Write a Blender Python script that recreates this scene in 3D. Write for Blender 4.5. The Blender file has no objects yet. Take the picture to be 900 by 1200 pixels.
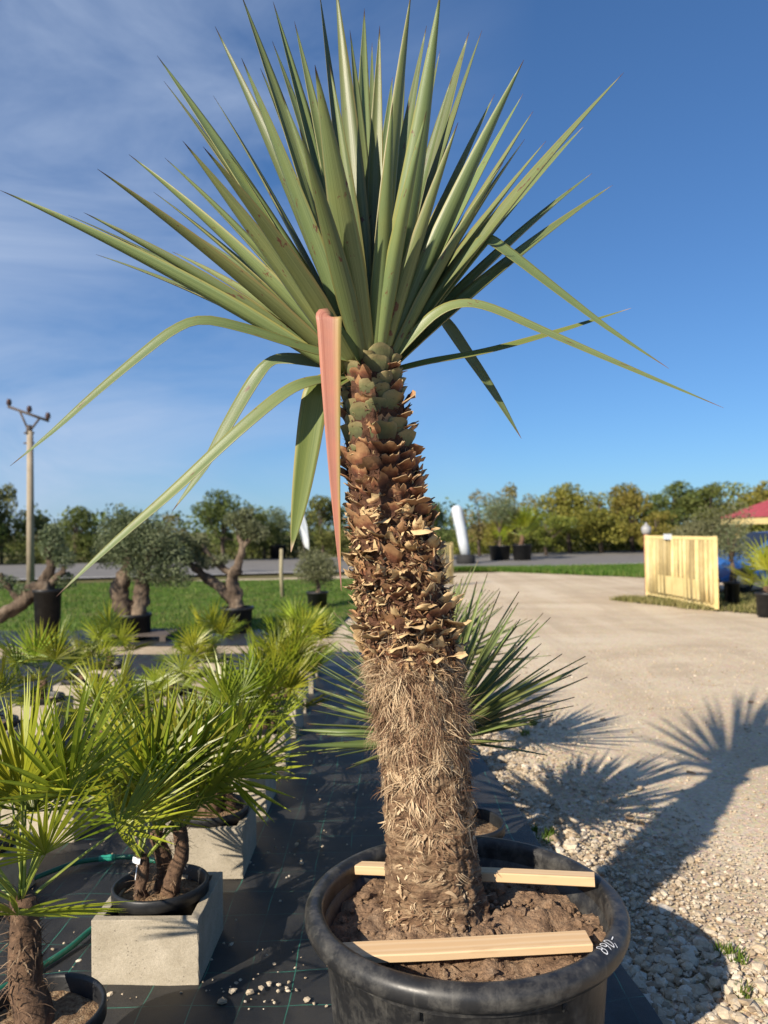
import bpy, math, random
import numpy as np
from mathutils import Vector, Matrix, noise as mnoise

# ------------------------------------------------------------------ camera
S = 1.2                                   # metres per survey unit
H = 1.4 * S
FPX = 890.0
PITCH = math.atan(20.0 / FPX)
ROLL = math.radians(0.85)
F = Vector((0, math.cos(PITCH), math.sin(PITCH)))
R0 = Vector((1, 0, 0)); U0 = Vector((0, -math.sin(PITCH), math.cos(PITCH)))
U = (U0 * math.cos(ROLL) + R0 * math.sin(ROLL)).normalized()
R = (R0 * math.cos(ROLL) - U0 * math.sin(ROLL)).normalized()
CAM = Vector((0, 0, H))
def P(px, py, d):                         # photo pixel + depth -> point
    return CAM + (F + R * ((px - 450) / FPX) - U * ((py - 600) / FPX)) * d
def G(px, py, z=0.0):                     # photo pixel -> point on a level at height z
    d = F + R * ((px - 450) / FPX) - U * ((py - 600) / FPX)
    return CAM + d * ((z - H) / d.z)

scn = bpy.context.scene
cd = bpy.data.cameras.new('camera'); cam = bpy.data.objects.new('camera', cd)
scn.collection.objects.link(cam); scn.camera = cam
cd.sensor_fit = 'VERTICAL'; cd.sensor_height = 24.0; cd.lens = 24.0 * FPX / 1200.0
cd.clip_start = 0.05; cd.clip_end = 3000
cd.dof.use_dof = True; cd.dof.focus_distance = 2.32; cd.dof.aperture_fstop = 1.9
m3 = Matrix((R, U, -F)).transposed()
cam.matrix_world = Matrix.Translation(CAM) @ m3.to_4x4()

# ------------------------------------------------------------------ light
_top = P(435, 430, 2.36); _sh = G(857, 900)
SUN = (_top - _sh).normalized()           # towards the sun, from crown and its shadow
EL = math.asin(SUN.z); AZ = math.atan2(SUN.x, SUN.y)
print('sun elevation', math.degrees(EL), 'azimuth', math.degrees(AZ))
sl = bpy.data.lights.new('sun', 'SUN'); sl.energy = 4.6; sl.angle = math.radians(0.53); sl.color = (1.0, 0.89, 0.735)
so = bpy.data.objects.new('sun', sl); scn.collection.objects.link(so)
so.rotation_euler = (-SUN).to_track_quat('-Z', 'Y').to_euler()
w = bpy.data.worlds.new('World'); scn.world = w; w.use_nodes = True
nt = w.node_tree; nt.nodes.clear()
wo = nt.nodes.new('ShaderNodeOutputWorld'); bg = nt.nodes.new('ShaderNodeBackground')
sky = nt.nodes.new('ShaderNodeTexSky'); sky.sky_type = 'NISHITA'; sky.sun_disc = False
sky.sun_elevation = EL; sky.sun_rotation = AZ
sky.air_density = 1.0; sky.dust_density = 0.25; sky.ozone_density = 3.0; sky.altitude = 200
tc = nt.nodes.new('ShaderNodeTexCoord')
def wmath(op, a, b=None, c=None):
    n = nt.nodes.new('ShaderNodeMath'); n.operation = op
    for i, v in enumerate((a, b, c)):
        if v is None: continue
        if isinstance(v, (int, float)): n.inputs[i].default_value = v
        else: nt.links.new(v, n.inputs[i])
    return n.outputs[0]
mp = nt.nodes.new('ShaderNodeMapping'); mp.inputs['Scale'].default_value = (1.6, 1.6, 4.0); mp.inputs['Rotation'].default_value = (0.25, 0.3, 0.2)
mp.inputs['Location'].default_value = (0.35, 0.0, 0.15)
nt.links.new(tc.outputs['Generated'], mp.inputs['Vector'])
n1 = nt.nodes.new('ShaderNodeTexNoise'); n1.inputs['Scale'].default_value = 1.5; n1.inputs['Detail'].default_value = 9; n1.inputs['Roughness'].default_value = 0.58; n1.inputs['Distortion'].default_value = 0.7
nt.links.new(mp.outputs[0], n1.inputs['Vector'])
# thin cirrus drifts over the western half of the sky, thickening towards the horizon
sx = nt.nodes.new('ShaderNodeSeparateXYZ'); nt.links.new(tc.outputs['Generated'], sx.inputs[0])
west = wmath('SMOOTHSTEP' if False else 'MULTIPLY_ADD', sx.outputs[0], -1.6, 0.28)
cl = nt.nodes.new('ShaderNodeMath'); cl.operation = 'ADD'; cl.use_clamp = True
nt.links.new(west, cl.inputs[0]); cl.inputs[1].default_value = 0.0
rmp = nt.nodes.new('ShaderNodeValToRGB'); rmp.color_ramp.elements[0].position = 0.34; rmp.color_ramp.elements[1].position = 0.72
nt.links.new(n1.outputs['Fac'], rmp.inputs[0])
fac = wmath('MULTIPLY', rmp.outputs[0], cl.outputs[0])
fac = wmath('MULTIPLY', fac, 0.85)
hue = nt.nodes.new('ShaderNodeMix'); hue.data_type = 'RGBA'; hue.blend_type = 'MULTIPLY'
hue.inputs[0].default_value = 1.0; hue.inputs[7].default_value = (0.385, 0.625, 0.92, 1)
gm = nt.nodes.new('ShaderNodeGamma'); gm.inputs[1].default_value = 0.80
nt.links.new(sky.outputs[0], gm.inputs[0]); nt.links.new(gm.outputs[0], hue.inputs[6])
mx = nt.nodes.new('ShaderNodeMix'); mx.data_type = 'RGBA'
nt.links.new(fac, mx.inputs[0]); nt.links.new(hue.outputs[2], mx.inputs[6]); mx.inputs[7].default_value = (3.0, 3.6, 4.7, 1)
nt.links.new(mx.outputs[2], bg.inputs[0]); bg.inputs[1].default_value = 0.11
nt.links.new(bg.outputs[0], wo.inputs[0])
scn.view_settings.view_transform = 'Standard'; scn.view_settings.look = 'None'
scn.view_settings.exposure = 0.72; scn.view_settings.gamma = 1.0; scn.view_settings.use_curve_mapping = False

# ------------------------------------------------------------------ helpers
rng = random.Random(7); nr = np.random.default_rng(11)
col = scn.collection
def uni(a, b): return rng.uniform(a, b)
class MB:
    def __init__(s): s.v = []; s.f = []; s.m = []; s.uv = []; s.has = False
    def vert(s, p): s.v.append((p[0], p[1], p[2])); return len(s.v) - 1
    def face(s, idx, mi=0, uv=None):
        s.f.append(tuple(idx)); s.m.append(mi); s.uv.append(uv)
        if uv: s.has = True
    def mesh(s, name, mats, smooth=True):
        me = bpy.data.meshes.new(name); me.from_pydata(s.v, [], s.f)
        for m in (mats if isinstance(mats, (list, tuple)) else [mats]): me.materials.append(m)
        me.polygons.foreach_set('material_index', s.m)
        me.polygons.foreach_set('use_smooth', [smooth] * len(s.f))
        if s.has:
            l = me.uv_layers.new(name='UVMap'); flat = []
            for f, q in zip(s.f, s.uv):
                for i in range(len(f)): flat.extend(q[i] if q else (0, 0))
            l.data.foreach_set('uv', flat)
        me.update(); return me
    def build(s, name, mats, parent=None, smooth=True):
        return link(name, s.mesh(name, mats, smooth), parent)
def link(name, data, parent=None):
    o = bpy.data.objects.new(name, data); col.objects.link(o)
    if parent: o.parent = parent
    return o
def tag(o, label=None, cat=None, group=None, kind=None):
    if label: o['label'] = label
    if cat: o['category'] = cat
    if group: o['group'] = group
    if kind: o['kind'] = kind
    return o
def empty(name, loc, label, cat, group=None, rz=0.0):
    o = link(name, None); o.location = loc; o.rotation_euler.z = rz
    return tag(o, label, cat, group)
def frames(pts):
    T = []
    for i in range(len(pts)):
        a = pts[max(i - 1, 0)]; b = pts[min(i + 1, len(pts) - 1)]; T.append((b - a).normalized())
    n = T[0].orthogonal().normalized(); N = []
    for t in T:
        n = (n - t * n.dot(t)).normalized(); N.append(n)
    return T, N
def tube(mb, pts, rad, n=8, mi=0, rough=0.0, seed=0.0, cap=True, fs=9.0):
    pts = [Vector(p) for p in pts]; T, N = frames(pts); rings = []
    L = 0
    for i, p in enumerate(pts):
        if i: L += (p - pts[i - 1]).length
        B = T[i].cross(N[i]); ring = []
        for k in range(n):
            a = 2 * math.pi * k / n; d = N[i] * math.cos(a) + B * math.sin(a); r = rad[i]
            if rough: r *= 1 + rough * (mnoise.noise((p + d * r) * fs + Vector((seed, 0, 0))) + .55 * mnoise.noise((p + d * r) * fs * 2.7 + Vector((seed, 4, 0))))
            ring.append(mb.vert(p + d * r))
        rings.append((ring, L))
    for i in range(len(rings) - 1):
        a, la = rings[i]; b, lb = rings[i + 1]
        for k in range(n):
            k2 = (k + 1) % n
            mb.face((a[k], a[k2], b[k2], b[k]), mi, ((k / n, la), ((k + 1) / n, la), ((k + 1) / n, lb), (k / n, lb)))
    if cap:
        mb.face(rings[0][0][::-1], mi); mb.face(rings[-1][0], mi)
def box(mb, c, s, mi=0, rot=None):
    c = Vector(c); idx = []
    for dx in (-.5, .5):
        for dy in (-.5, .5):
            for dz in (-.5, .5):
                q = Vector((dx * s[0], dy * s[1], dz * s[2]))
                if rot: q = rot @ q
                idx.append(mb.vert(c + q))
    for f in ((0, 1, 3, 2), (4, 6, 7, 5), (0, 4, 5, 1), (2, 3, 7, 6), (0, 2, 6, 4), (1, 5, 7, 3)):
        mb.face([idx[i] for i in f], mi)
def lathe(mb, prof, n=48, mi=0, c=(0, 0, 0), wob=0.0, caps=False):
    rings = []
    for r, z in prof:
        rings.append([mb.vert((c[0] + r * math.cos(2 * math.pi * k / n), c[1] + r * math.sin(2 * math.pi * k / n), c[2] + z + wob * mnoise.noise(Vector((math.cos(2*math.pi*k/n), math.sin(2*math.pi*k/n), z * 2))))) for k in range(n)])
    for a, b in zip(rings, rings[1:]):
        for k in range(n):
            k2 = (k + 1) % n; mb.face((a[k], a[k2], b[k2], b[k]), mi)
    if caps: mb.face(rings[0][::-1], mi); mb.face(rings[-1], mi)
def smoothpath(pts, n):
    # Catmull-Rom through points (tuples of any length)
    q = np.array(pts, float); q = np.vstack([2 * q[0] - q[1], q, 2 * q[-1] - q[-2]]); out = []
    m = len(q) - 3
    for i in range(n + 1):
        t = i / n * m; k = min(int(t), m - 1); u = t - k
        a, b, c, d = q[k], q[k + 1], q[k + 2], q[k + 3]
        out.append(0.5 * (2 * b + (c - a) * u + (2 * a - 5 * b + 4 * c - d) * u * u + (3 * b - a - 3 * c + d) * u ** 3))
    return out

# ------------------------------------------------------------------ materials
def newmat(name):
    m = bpy.data.materials.new(name); m.use_nodes = True
    t = m.node_tree; b = t.nodes['Principled BSDF']; return m, t, b
def N(t, typ, **kw):
    n = t.nodes.new(typ)
    for k, v in kw.items():
        if k in n.inputs: n.inputs[k].default_value = v
        else: setattr(n, k, v)
    return n
def ramp(t, src, stops):
    r = N(t, 'ShaderNodeValToRGB'); e = r.color_ramp.elements
    while len(e) < len(stops): e.new(0.5)
    for el, (p, c) in zip(e, stops): el.position = p; el.color = (*c, 1) if len(c) == 3 else c
    t.links.new(src, r.inputs[0]); return r.outputs[0]
def mixc(t, fac, a, b, mode='MIX'):
    n = N(t, 'ShaderNodeMix', data_type='RGBA', blend_type=mode)
    for s, v in ((n.inputs[0], fac), (n.inputs[6], a), (n.inputs[7], b)):
        if hasattr(v, 'is_linked') or hasattr(v, 'links'): t.links.new(v, s)
        elif isinstance(v, (int, float)): s.default_value = v
        else: s.default_value = (*v, 1)
    return n.outputs[2]
def noise_(t, vec, scale, detail=6, rough=0.6, dist=0.0):
    n = N(t, 'ShaderNodeTexNoise', Scale=scale, Detail=detail, Roughness=rough, Distortion=dist)
    if vec is not None: t.links.new(vec, n.inputs['Vector'])
    return n.outputs['Fac']
def coord(t, which='Object', scale=None):
    c = N(t, 'ShaderNodeTexCoord').outputs[which]
    if scale:
        m = N(t, 'ShaderNodeMapping'); m.inputs['Scale'].default_value = scale; t.links.new(c, m.inputs['Vector']); c = m.outputs[0]
    return c
def bump(t, b, h, strength=0.4, dist=0.01):
    n = N(t, 'ShaderNodeBump', Strength=strength, Distance=dist); t.links.new(h, n.inputs['Height']); t.links.new(n.outputs[0], b.inputs['Normal']); return n
def mat_noise(name, stops, scale, rough=0.8, bs=None, bstr=0.4, bdist=0.01, which='Object', vscale=None, metal=0.0, detail=8, rnd=0.0, spec=0.4, fine=0.0):
    m, t, b = newmat(name); c = coord(t, which, vscale)
    cc = ramp(t, noise_(t, c, scale, detail, 0.62), stops)
    if fine:
        cc = mixc(t, fine, cc, ramp(t, noise_(t, c, scale * 9, 4, 0.7), ((0.3, (0.25,) * 3), (0.7, (0.75,) * 3))), 'OVERLAY')
    if rnd:
        oi = N(t, 'ShaderNodeObjectInfo'); hs = N(t, 'ShaderNodeHueSaturation')
        mm = N(t, 'ShaderNodeMath', operation='MULTIPLY_ADD'); t.links.new(oi.outputs['Random'], mm.inputs[0]); mm.inputs[1].default_value = 2 * rnd; mm.inputs[2].default_value = 1 - rnd
        t.links.new(mm.outputs[0], hs.inputs['Value']); t.links.new(cc, hs.inputs['Color']); cc = hs.outputs[0]
    t.links.new(cc, b.inputs['Base Color']); b.inputs['Roughness'].default_value = rough; b.inputs['Metallic'].default_value = metal
    b.inputs['Specular IOR Level'].default_value = spec
    if bs: bump(t, b, noise_(t, c, bs, 8, 0.65), bstr, bdist)
    return m
def leafy(m, t, b, trans, colour):
    # thin leaf: part of the light passes through
    out = t.nodes['Material Output']; tr = N(t, 'ShaderNodeBsdfTranslucent'); mxs = N(t, 'ShaderNodeMixShader'); mxs.inputs[0].default_value = trans
    t.links.new(colour, tr.inputs[0]); t.links.new(b.outputs[0], mxs.inputs[1]); t.links.new(tr.outputs[0], mxs.inputs[2]); t.links.new(mxs.outputs[0], out.inputs[0])
def mat_leaf(name, c_lo, c_hi, rough=0.45, trans=0.18, tip=None, edge=None, spots=False, stripe=60, rnd=0.25, across=None):
    m, t, b = newmat(name); uv = N(t, 'ShaderNodeTexCoord').outputs['UV']
    mp_ = N(t, 'ShaderNodeMapping'); mp_.inputs['Scale'].default_value = (stripe, 1.2, 1); t.links.new(uv, mp_.inputs['Vector'])
    oi = N(t, 'ShaderNodeObjectInfo')
    nz = N(t, 'ShaderNodeTexNoise', noise_dimensions='4D', Scale=1.0, Detail=3.0); t.links.new(mp_.outputs[0], nz.inputs['Vector']); 
    wv = N(t, 'ShaderNodeMath', operation='MULTIPLY'); t.links.new(oi.outputs['Random'], wv.inputs[0]); wv.inputs[1].default_value = 50; t.links.new(wv.outputs[0], nz.inputs['W'])
    c = ramp(t, nz.outputs['Fac'], ((0.36, c_lo), (0.64, c_hi)))
    sp = N(t, 'ShaderNodeSeparateXYZ'); t.links.new(uv, sp.inputs[0])
    if across: c = mixc(t, ramp(t, sp.outputs[0], ((0.0, (0, 0, 0)), (0.42, (1, 1, 1)))), across, c)
    blot = noise_(t, coord(t, 'Object'), 7, 5, 0.6)
    c = mixc(t, ramp(t, blot, ((0.45, (0, 0, 0)), (0.75, (0.5,) * 3))), c, tuple(0.5 * (a + q) * k for a, q, k in zip(c_lo, c_hi, (1.35, 1.15, 0.9))))
    if edge:
        e = N(t, 'ShaderNodeMath', operation='PINGPONG'); t.links.new(sp.outputs[0], e.inputs[0]); e.inputs[1].default_value = 0.5
        c = mixc(t, ramp(t, e.outputs[0], ((0.03, (1, 1, 1)), (0.09, (0, 0, 0)))), c, edge)
    if spots:
        s = N(t, 'ShaderNodeTexNoise', noise_dimensions='4D', Scale=1.0, Detail=4.0, Roughness=0.7); mp2 = N(t, 'ShaderNodeMapping'); mp2.inputs['Scale'].default_value = (2.2, 12, 1)
        t.links.new(uv, mp2.inputs['Vector']); t.links.new(mp2.outputs[0], s.inputs['Vector']); t.links.new(wv.outputs[0], s.inputs['W'])
        c = mixc(t, ramp(t, s.outputs['Fac'], ((0.625, (0, 0, 0)), (0.645, (1, 1, 1)))), c, (0.14, 0.065, 0.035))
    if tip: c = mixc(t, ramp(t, sp.outputs[1], ((0.955, (0, 0, 0)), (0.985, (1, 1, 1)))), c, tip)
    hs = N(t, 'ShaderNodeHueSaturation'); mm = N(t, 'ShaderNodeMath', operation='MULTIPLY_ADD'); t.links.new(oi.outputs['Random'], mm.inputs[0]); mm.inputs[1].default_value = 2 * rnd; mm.inputs[2].default_value = 1 - rnd
    fr = N(t, 'ShaderNodeMath', operation='FRACT'); t.links.new(wv.outputs[0], fr.inputs[0])
    hm = N(t, 'ShaderNodeMath', operation='MULTIPLY_ADD'); t.links.new(fr.outputs[0], hm.inputs[0]); hm.inputs[1].default_value = -.16 * rnd; hm.inputs[2].default_value = .5 + .06 * rnd
    t.links.new(hm.outputs[0], hs.inputs['Hue'])
    t.links.new(mm.outputs[0], hs.inputs['Value']); t.links.new(c, hs.inputs['Color']); c = hs.outputs[0]
    t.links.new(c, b.inputs['Base Color']); b.inputs['Roughness'].default_value = rough
    bump(t, b, nz.outputs['Fac'], 0.25, 0.002)
    leafy(m, t, b, trans, c); return m
def mat_foliage(name, stops, trans=0.25, rough=0.6, scale=0.9):
    m, t, b = newmat(name); g = N(t, 'ShaderNodeNewGeometry'); oi = N(t, 'ShaderNodeObjectInfo')
    nz = noise_(t, coord(t, 'Object'), scale, 4)
    a = N(t, 'ShaderNodeMath', operation='MULTIPLY_ADD'); t.links.new(g.outputs['Random Per Island'], a.inputs[0]); a.inputs[1].default_value = 0.45; a.inputs[2].default_value = -0.22
    s = N(t, 'ShaderNodeMath', operation='ADD'); t.links.new(a.outputs[0], s.inputs[0]); t.links.new(nz, s.inputs[1])
    c = ramp(t, s.outputs[0], stops)
    hs = N(t, 'ShaderNodeHueSaturation'); mm = N(t, 'ShaderNodeMath', operation='MULTIPLY_ADD'); t.links.new(oi.outputs['Random'], mm.inputs[0]); mm.inputs[1].default_value = 0.07; mm.inputs[2].default_value = 0.465
    t.links.new(mm.outputs[0], hs.inputs['Hue']); t.links.new(c, hs.inputs['Color']); c = hs.outputs[0]
    t.links.new(c, b.inputs['Base Color']); b.inputs['Roughness'].default_value = rough; b.inputs['Specular IOR Level'].default_value = 0.25
    leafy(m, t, b, trans, c); return m

M = {}
M['leaf'] = mat_leaf('yucca_leaf', (0.112, 0.15, 0.055), (0.215, 0.262, 0.105), 0.40, 0.18, tip=(0.13, 0.07, 0.05), edge=(0.26, 0.24, 0.08), spots=True)
M['leaf_dying'] = mat_leaf('reddened_leaf', (0.40, 0.145, 0.105), (0.56, 0.27, 0.19), 0.5, 0.2, tip=(0.3, 0.1, 0.1), rnd=0.0, across=(0.42, 0.36, 0.10))
def green_root(m, c0):
    t = m.node_tree; b = t.nodes['Principled BSDF']; src = b.inputs['Base Color'].links[0].from_socket
    sp = N(t, 'ShaderNodeSeparateXYZ'); t.links.new(N(t, 'ShaderNodeTexCoord').outputs['UV'], sp.inputs[0])
    c = mixc(t, ramp(t, sp.outputs[1], ((.30, (0, 0, 0)), (.36, (1, 1, 1)))), c0, src)
    t.links.new(c, b.inputs['Base Color'])
    for n in t.nodes:
        if n.type == 'BSDF_TRANSLUCENT': t.links.new(c, n.inputs[0])
green_root(M['leaf_dying'], (.10, .14, .04))
M['leaf_old'] = mat_leaf('ageing_leaf', (0.10, 0.15, 0.035), (0.19, 0.23, 0.06), 0.45, 0.18, tip=(0.35, 0.25, 0.15), edge=(0.3, 0.27, 0.1), rnd=0.15)
M['stiff_leaf'] = mat_leaf('stiff_narrow_leaf', (0.135, 0.19, 0.055), (0.25, 0.30, 0.11), 0.42, 0.2, tip=(0.2, 0.14, 0.08), stripe=14, rnd=0.3)
M['frond'] = mat_leaf('fan_palm_leaf', (0.13, 0.195, 0.015), (0.30, 0.345, 0.028), 0.36, 0.30, tip=(0.30, 0.26, 0.06), stripe=5, rnd=0.35)
M['petiole'] = mat_noise('palm_petiole', ((0.3, (0.16, 0.22, 0.03)), (0.7, (0.26, 0.3, 0.05))), 12, 0.5)
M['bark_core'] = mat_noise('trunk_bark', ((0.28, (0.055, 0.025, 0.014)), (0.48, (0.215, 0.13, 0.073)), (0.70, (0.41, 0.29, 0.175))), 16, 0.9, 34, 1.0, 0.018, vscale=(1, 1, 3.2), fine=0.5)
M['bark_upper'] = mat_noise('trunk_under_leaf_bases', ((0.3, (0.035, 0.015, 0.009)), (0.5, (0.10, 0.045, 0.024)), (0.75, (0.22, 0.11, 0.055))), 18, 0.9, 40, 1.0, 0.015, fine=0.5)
def mat_scale(name, base, mid, tipc, p0=0.25, p1=0.8):
    m, t, b = newmat(name); uv = N(t, 'ShaderNodeTexCoord').outputs['UV']; sp = N(t, 'ShaderNodeSeparateXYZ'); t.links.new(uv, sp.inputs[0])
    nz = noise_(t, coord(t, 'Object'), 45, 5, 0.7); oi = N(t, 'ShaderNodeObjectInfo')
    a = N(t, 'ShaderNodeMath', operation='MULTIPLY_ADD'); t.links.new(nz, a.inputs[0]); a.inputs[1].default_value = 0.8; t.links.new(sp.outputs[1], a.inputs[2])
    a2 = N(t, 'ShaderNodeMath', operation='MULTIPLY_ADD'); t.links.new(oi.outputs['Random'], a2.inputs[0]); a2.inputs[1].default_value = 0.5; t.links.new(a.outputs[0], a2.inputs[2])
    a3 = N(t, 'ShaderNodeMath', operation='ADD'); t.links.new(a2.outputs[0], a3.inputs[0]); a3.inputs[1].default_value = -0.62
    c = ramp(t, a3.outputs[0], ((p0 - 0.2, base), (p0 + 0.2, mid), (p1, tipc)))
    t.links.new(c, b.inputs['Base Color']); b.inputs['Roughness'].default_value = 0.75; bump(t, b, nz, 0.6, 0.004); return m
M['scale_green'] = mat_scale('green_leaf_base', (0.075, 0.075, 0.032), (0.13, 0.138, 0.055), (0.24, 0.20, 0.09))
M['scale_brown'] = mat_scale('brown_leaf_base', (0.055, 0.02, 0.011), (0.20, 0.075, 0.036), (0.42, 0.23, 0.11))
M['scale_dry'] = mat_scale('dry_leaf_base', (0.07, 0.028, 0.015), (0.26, 0.13, 0.06), (0.58, 0.41, 0.21), 0.22, 0.62)
M['cut_edge'] = mat_noise('cut_edge', ((0.3, (0.22, 0.14, 0.075)), (0.7, (0.46, 0.34, 0.19))), 40, 0.85)
def mat_strand(name, a, b_, c_):
    m, t, b = newmat(name); uv = N(t, 'ShaderNodeTexCoord').outputs['UV']; sp = N(t, 'ShaderNodeSeparateXYZ'); t.links.new(uv, sp.inputs[0])
    c = ramp(t, sp.outputs[0], ((0.05, a), (0.5, b_), (0.95, c_)))
    t.links.new(c, b.inputs['Base Color']); b.inputs['Roughness'].default_value = 0.8; leafy(m, t, b, 0.12, c); return m
M['fibre'] = mat_strand('trunk_fibre', (0.13, 0.065, 0.034), (0.37, 0.24, 0.135), (0.60, 0.46, 0.29))
M['flake'] = mat_strand('dry_flake', (0.09, 0.035, 0.018), (0.30, 0.16, 0.07), (0.60, 0.44, 0.23))
M['palm_fibre'] = mat_strand('palm_fibre', (0.05, 0.03, 0.02), (0.16, 0.095, 0.055), (0.3, 0.21, 0.13))
M['palm_bark'] = mat_noise('palm_bark', ((0.3, (0.04, 0.022, 0.014)), (0.7, (0.2, 0.12, 0.07))), 30, 0.9, 50, 0.8, 0.01)
M['palm_base'] = mat_noise('palm_base_orange', ((0.3, (0.16, 0.05, 0.02)), (0.7, (0.45, 0.16, 0.05))), 30, 0.7)
def mat_plastic(name, dark, dust, rough, amount=(0.5, 0.8)):
    m, t, b = newmat(name); c = coord(t, 'Object'); nz = noise_(t, c, 11, 9, 0.75, 0.3)
    st = noise_(t, coord(t, 'Object', (60, 60, 5)), 1.0, 4, 0.6)
    f = ramp(t, nz, ((amount[0], (0, 0, 0)), (amount[1], (0.75,) * 3)))
    cc = mixc(t, f, dark, dust); cc = mixc(t, ramp(t, st, ((0.58, (0, 0, 0)), (0.75, (0.3,) * 3))), cc, dust)
    t.links.new(cc, b.inputs['Base Color']); t.links.new(ramp(t, nz, ((0.35, (rough,) * 3), (0.75, (rough + 0.28,) * 3))), b.inputs['Roughness'])
    bump(t, b, noise_(t, c, 90, 3), 0.12, 0.002); return m
M['pot'] = mat_plastic('black_pot_plastic', (0.017, 0.017, 0.018), (0.17, 0.16, 0.14), 0.36, (0.46, 0.85))
M['pot_small'] = mat_plastic('small_pot_plastic', (0.012, 0.013, 0.015), (0.06, 0.058, 0.055), 0.38)
M['ink'] = mat_noise('white_marker', ((0.3, (0.7,) * 3), (0.7, (0.85,) * 3)), 30, 0.6)
M['soil'] = mat_noise('potting_soil', ((0.25, (0.09, 0.05, 0.03)), (0.5, (0.26, 0.165, 0.10)), (0.75, (0.42, 0.30, 0.195))), 14, 0.95, 60, 1.0, 0.02, fine=0.6, which='Object')
M['mulch'] = mat_noise('bark_mulch', ((0.3, (0.12, 0.06, 0.03)), (0.5, (0.28, 0.18, 0.10)), (0.7, (0.48, 0.35, 0.22))), 60, 0.95, 70, 1.0, 0.02)
def mat_wood():
    m, t, b = newmat('pine_batten'); c = coord(t, 'Object', (1.2, 16, 16)); wv = N(t, 'ShaderNodeTexWave', wave_type='RINGS', Scale=1.1, Distortion=5.0, Detail=3.0); t.links.new(c, wv.inputs['Vector'])
    cc = ramp(t, wv.outputs['Fac'], ((0.2, (0.64, 0.46, 0.27)), (0.8, (0.60, 0.405, 0.22))))
    kn = noise_(t, coord(t, 'Object', (3, 20, 20)), 1.0, 3)
    cc = mixc(t, ramp(t, kn, ((0.62, (0, 0, 0)), (0.78, (0.6,) * 3))), cc, (0.33, 0.17, 0.07))
    t.links.new(cc, b.inputs['Base Color']); b.inputs['Roughness'].default_value = 0.65; bump(t, b, wv.outputs['Fac'], 0.1, 0.002); return m
M['wood'] = mat_wood()
def mat_concrete():
    m, t, b = newmat('concrete_block'); c = coord(t, 'Object')
    cc = ramp(t, noise_(t, c, 9, 8, 0.65), ((0.3, (0.33, 0.285, 0.21)), (0.7, (0.47, 0.415, 0.325))))
    v = N(t, 'ShaderNodeTexVoronoi', Scale=70.0); t.links.new(c, v.inputs['Vector'])
    pit = ramp(t, v.outputs['Distance'], ((0.10, (0, 0, 0)), (0.22, (1, 1, 1)))); sel = ramp(t, noise_(t, c, 22, 3), ((0.52, (1, 1, 1)), (0.58, (0, 0, 0))))
    pit2 = mixc(t, sel, pit, (1.0, 1.0, 1.0)) if False else mixc(t, 1.0, pit, sel, 'SCREEN')
    cc = mixc(t, 0.55, cc, pit2, 'MULTIPLY'); cc = mixc(t, 0.5, cc, ramp(t, noise_(t, c, 260, 3, 0.7), ((0.3, (0.3,) * 3), (0.7, (0.7,) * 3))), 'OVERLAY')
    oi = N(t, 'ShaderNodeObjectInfo'); hs = N(t, 'ShaderNodeHueSaturation'); mm = N(t, 'ShaderNodeMath', operation='MULTIPLY_ADD'); t.links.new(oi.outputs['Random'], mm.inputs[0]); mm.inputs[1].default_value = 0.3; mm.inputs[2].default_value = 0.85
    t.links.new(mm.outputs[0], hs.inputs['Value']); t.links.new(cc, hs.inputs['Color'])
    t.links.new(hs.outputs[0], b.inputs['Base Color']); b.inputs['Roughness'].default_value = 0.92
    hh = mixc(t, 0.5, pit2, ramp(t, noise_(t, c, 140, 5, 0.7), ((0.2, (0,) * 3), (0.8, (1,) * 3))))
    bump(t, b, hh, 0.5, 0.004); return m
M['concrete'] = mat_concrete()
def mat_fabric():
    m, t, b = newmat('weed_fabric'); c = coord(t, 'Object'); sp = N(t, 'ShaderNodeSeparateXYZ')
    wr = N(t, 'ShaderNodeTexNoise', Scale=1.6, Detail=3.0); t.links.new(c, wr.inputs['Vector'])
    ad = N(t, 'ShaderNodeVectorMath', operation='MULTIPLY_ADD'); t.links.new(wr.outputs['Color'], ad.inputs[0]); ad.inputs[1].default_value = (0.05, 0.07, 0); t.links.new(c, ad.inputs[2]); t.links.new(ad.outputs[0], sp.inputs[0])
    def grid(sock, per, wd):
        a = N(t, 'ShaderNodeMath', operation='MULTIPLY'); t.links.new(sock, a.inputs[0]); a.inputs[1].default_value = 1 / per
        f = N(t, 'ShaderNodeMath', operation='FRACT'); t.links.new(a.outputs[0], f.inputs[0])
        l = N(t, 'ShaderNodeMath', operation='LESS_THAN'); t.links.new(f.outputs[0], l.inputs[0]); l.inputs[1].default_value = wd / per; return l.outputs[0]
    g = N(t, 'ShaderNodeMath', operation='MAXIMUM'); t.links.new(grid(sp.outputs[0], 0.17, 0.004), g.inputs[0]); t.links.new(grid(sp.outputs[1], 0.21, 0.0035), g.inputs[1])
    brk = ramp(t, noise_(t, c, 4.5, 4), ((0.42, (0.12,) * 3), (0.6, (0.85,) * 3)))
    gg = N(t, 'ShaderNodeMath', operation='MULTIPLY'); t.links.new(g.outputs[0], gg.inputs[0]); t.links.new(brk, gg.inputs[1])
    dust = noise_(t, c, 2.6, 9, 0.72)
    base = mixc(t, ramp(t, dust, ((0.4, (0,) * 3), (0.75, (0.8,) * 3))), (0.017, 0.018, 0.021), (0.062, 0.058, 0.052))
    cc = mixc(t, gg.outputs[0], base, (0.04, 0.22, 0.16))
    t.links.new(cc, b.inputs['Base Color']); b.inputs['Roughness'].default_value = 0.5
    wv = N(t, 'ShaderNodeTexWave', Scale=160.0); t.links.new(c, wv.inputs['Vector'])
    h = mixc(t, 0.25, noise_(t, c, 14, 5), wv.outputs['Color']); bump(t, b, h, 0.4, 0.008); return m
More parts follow.
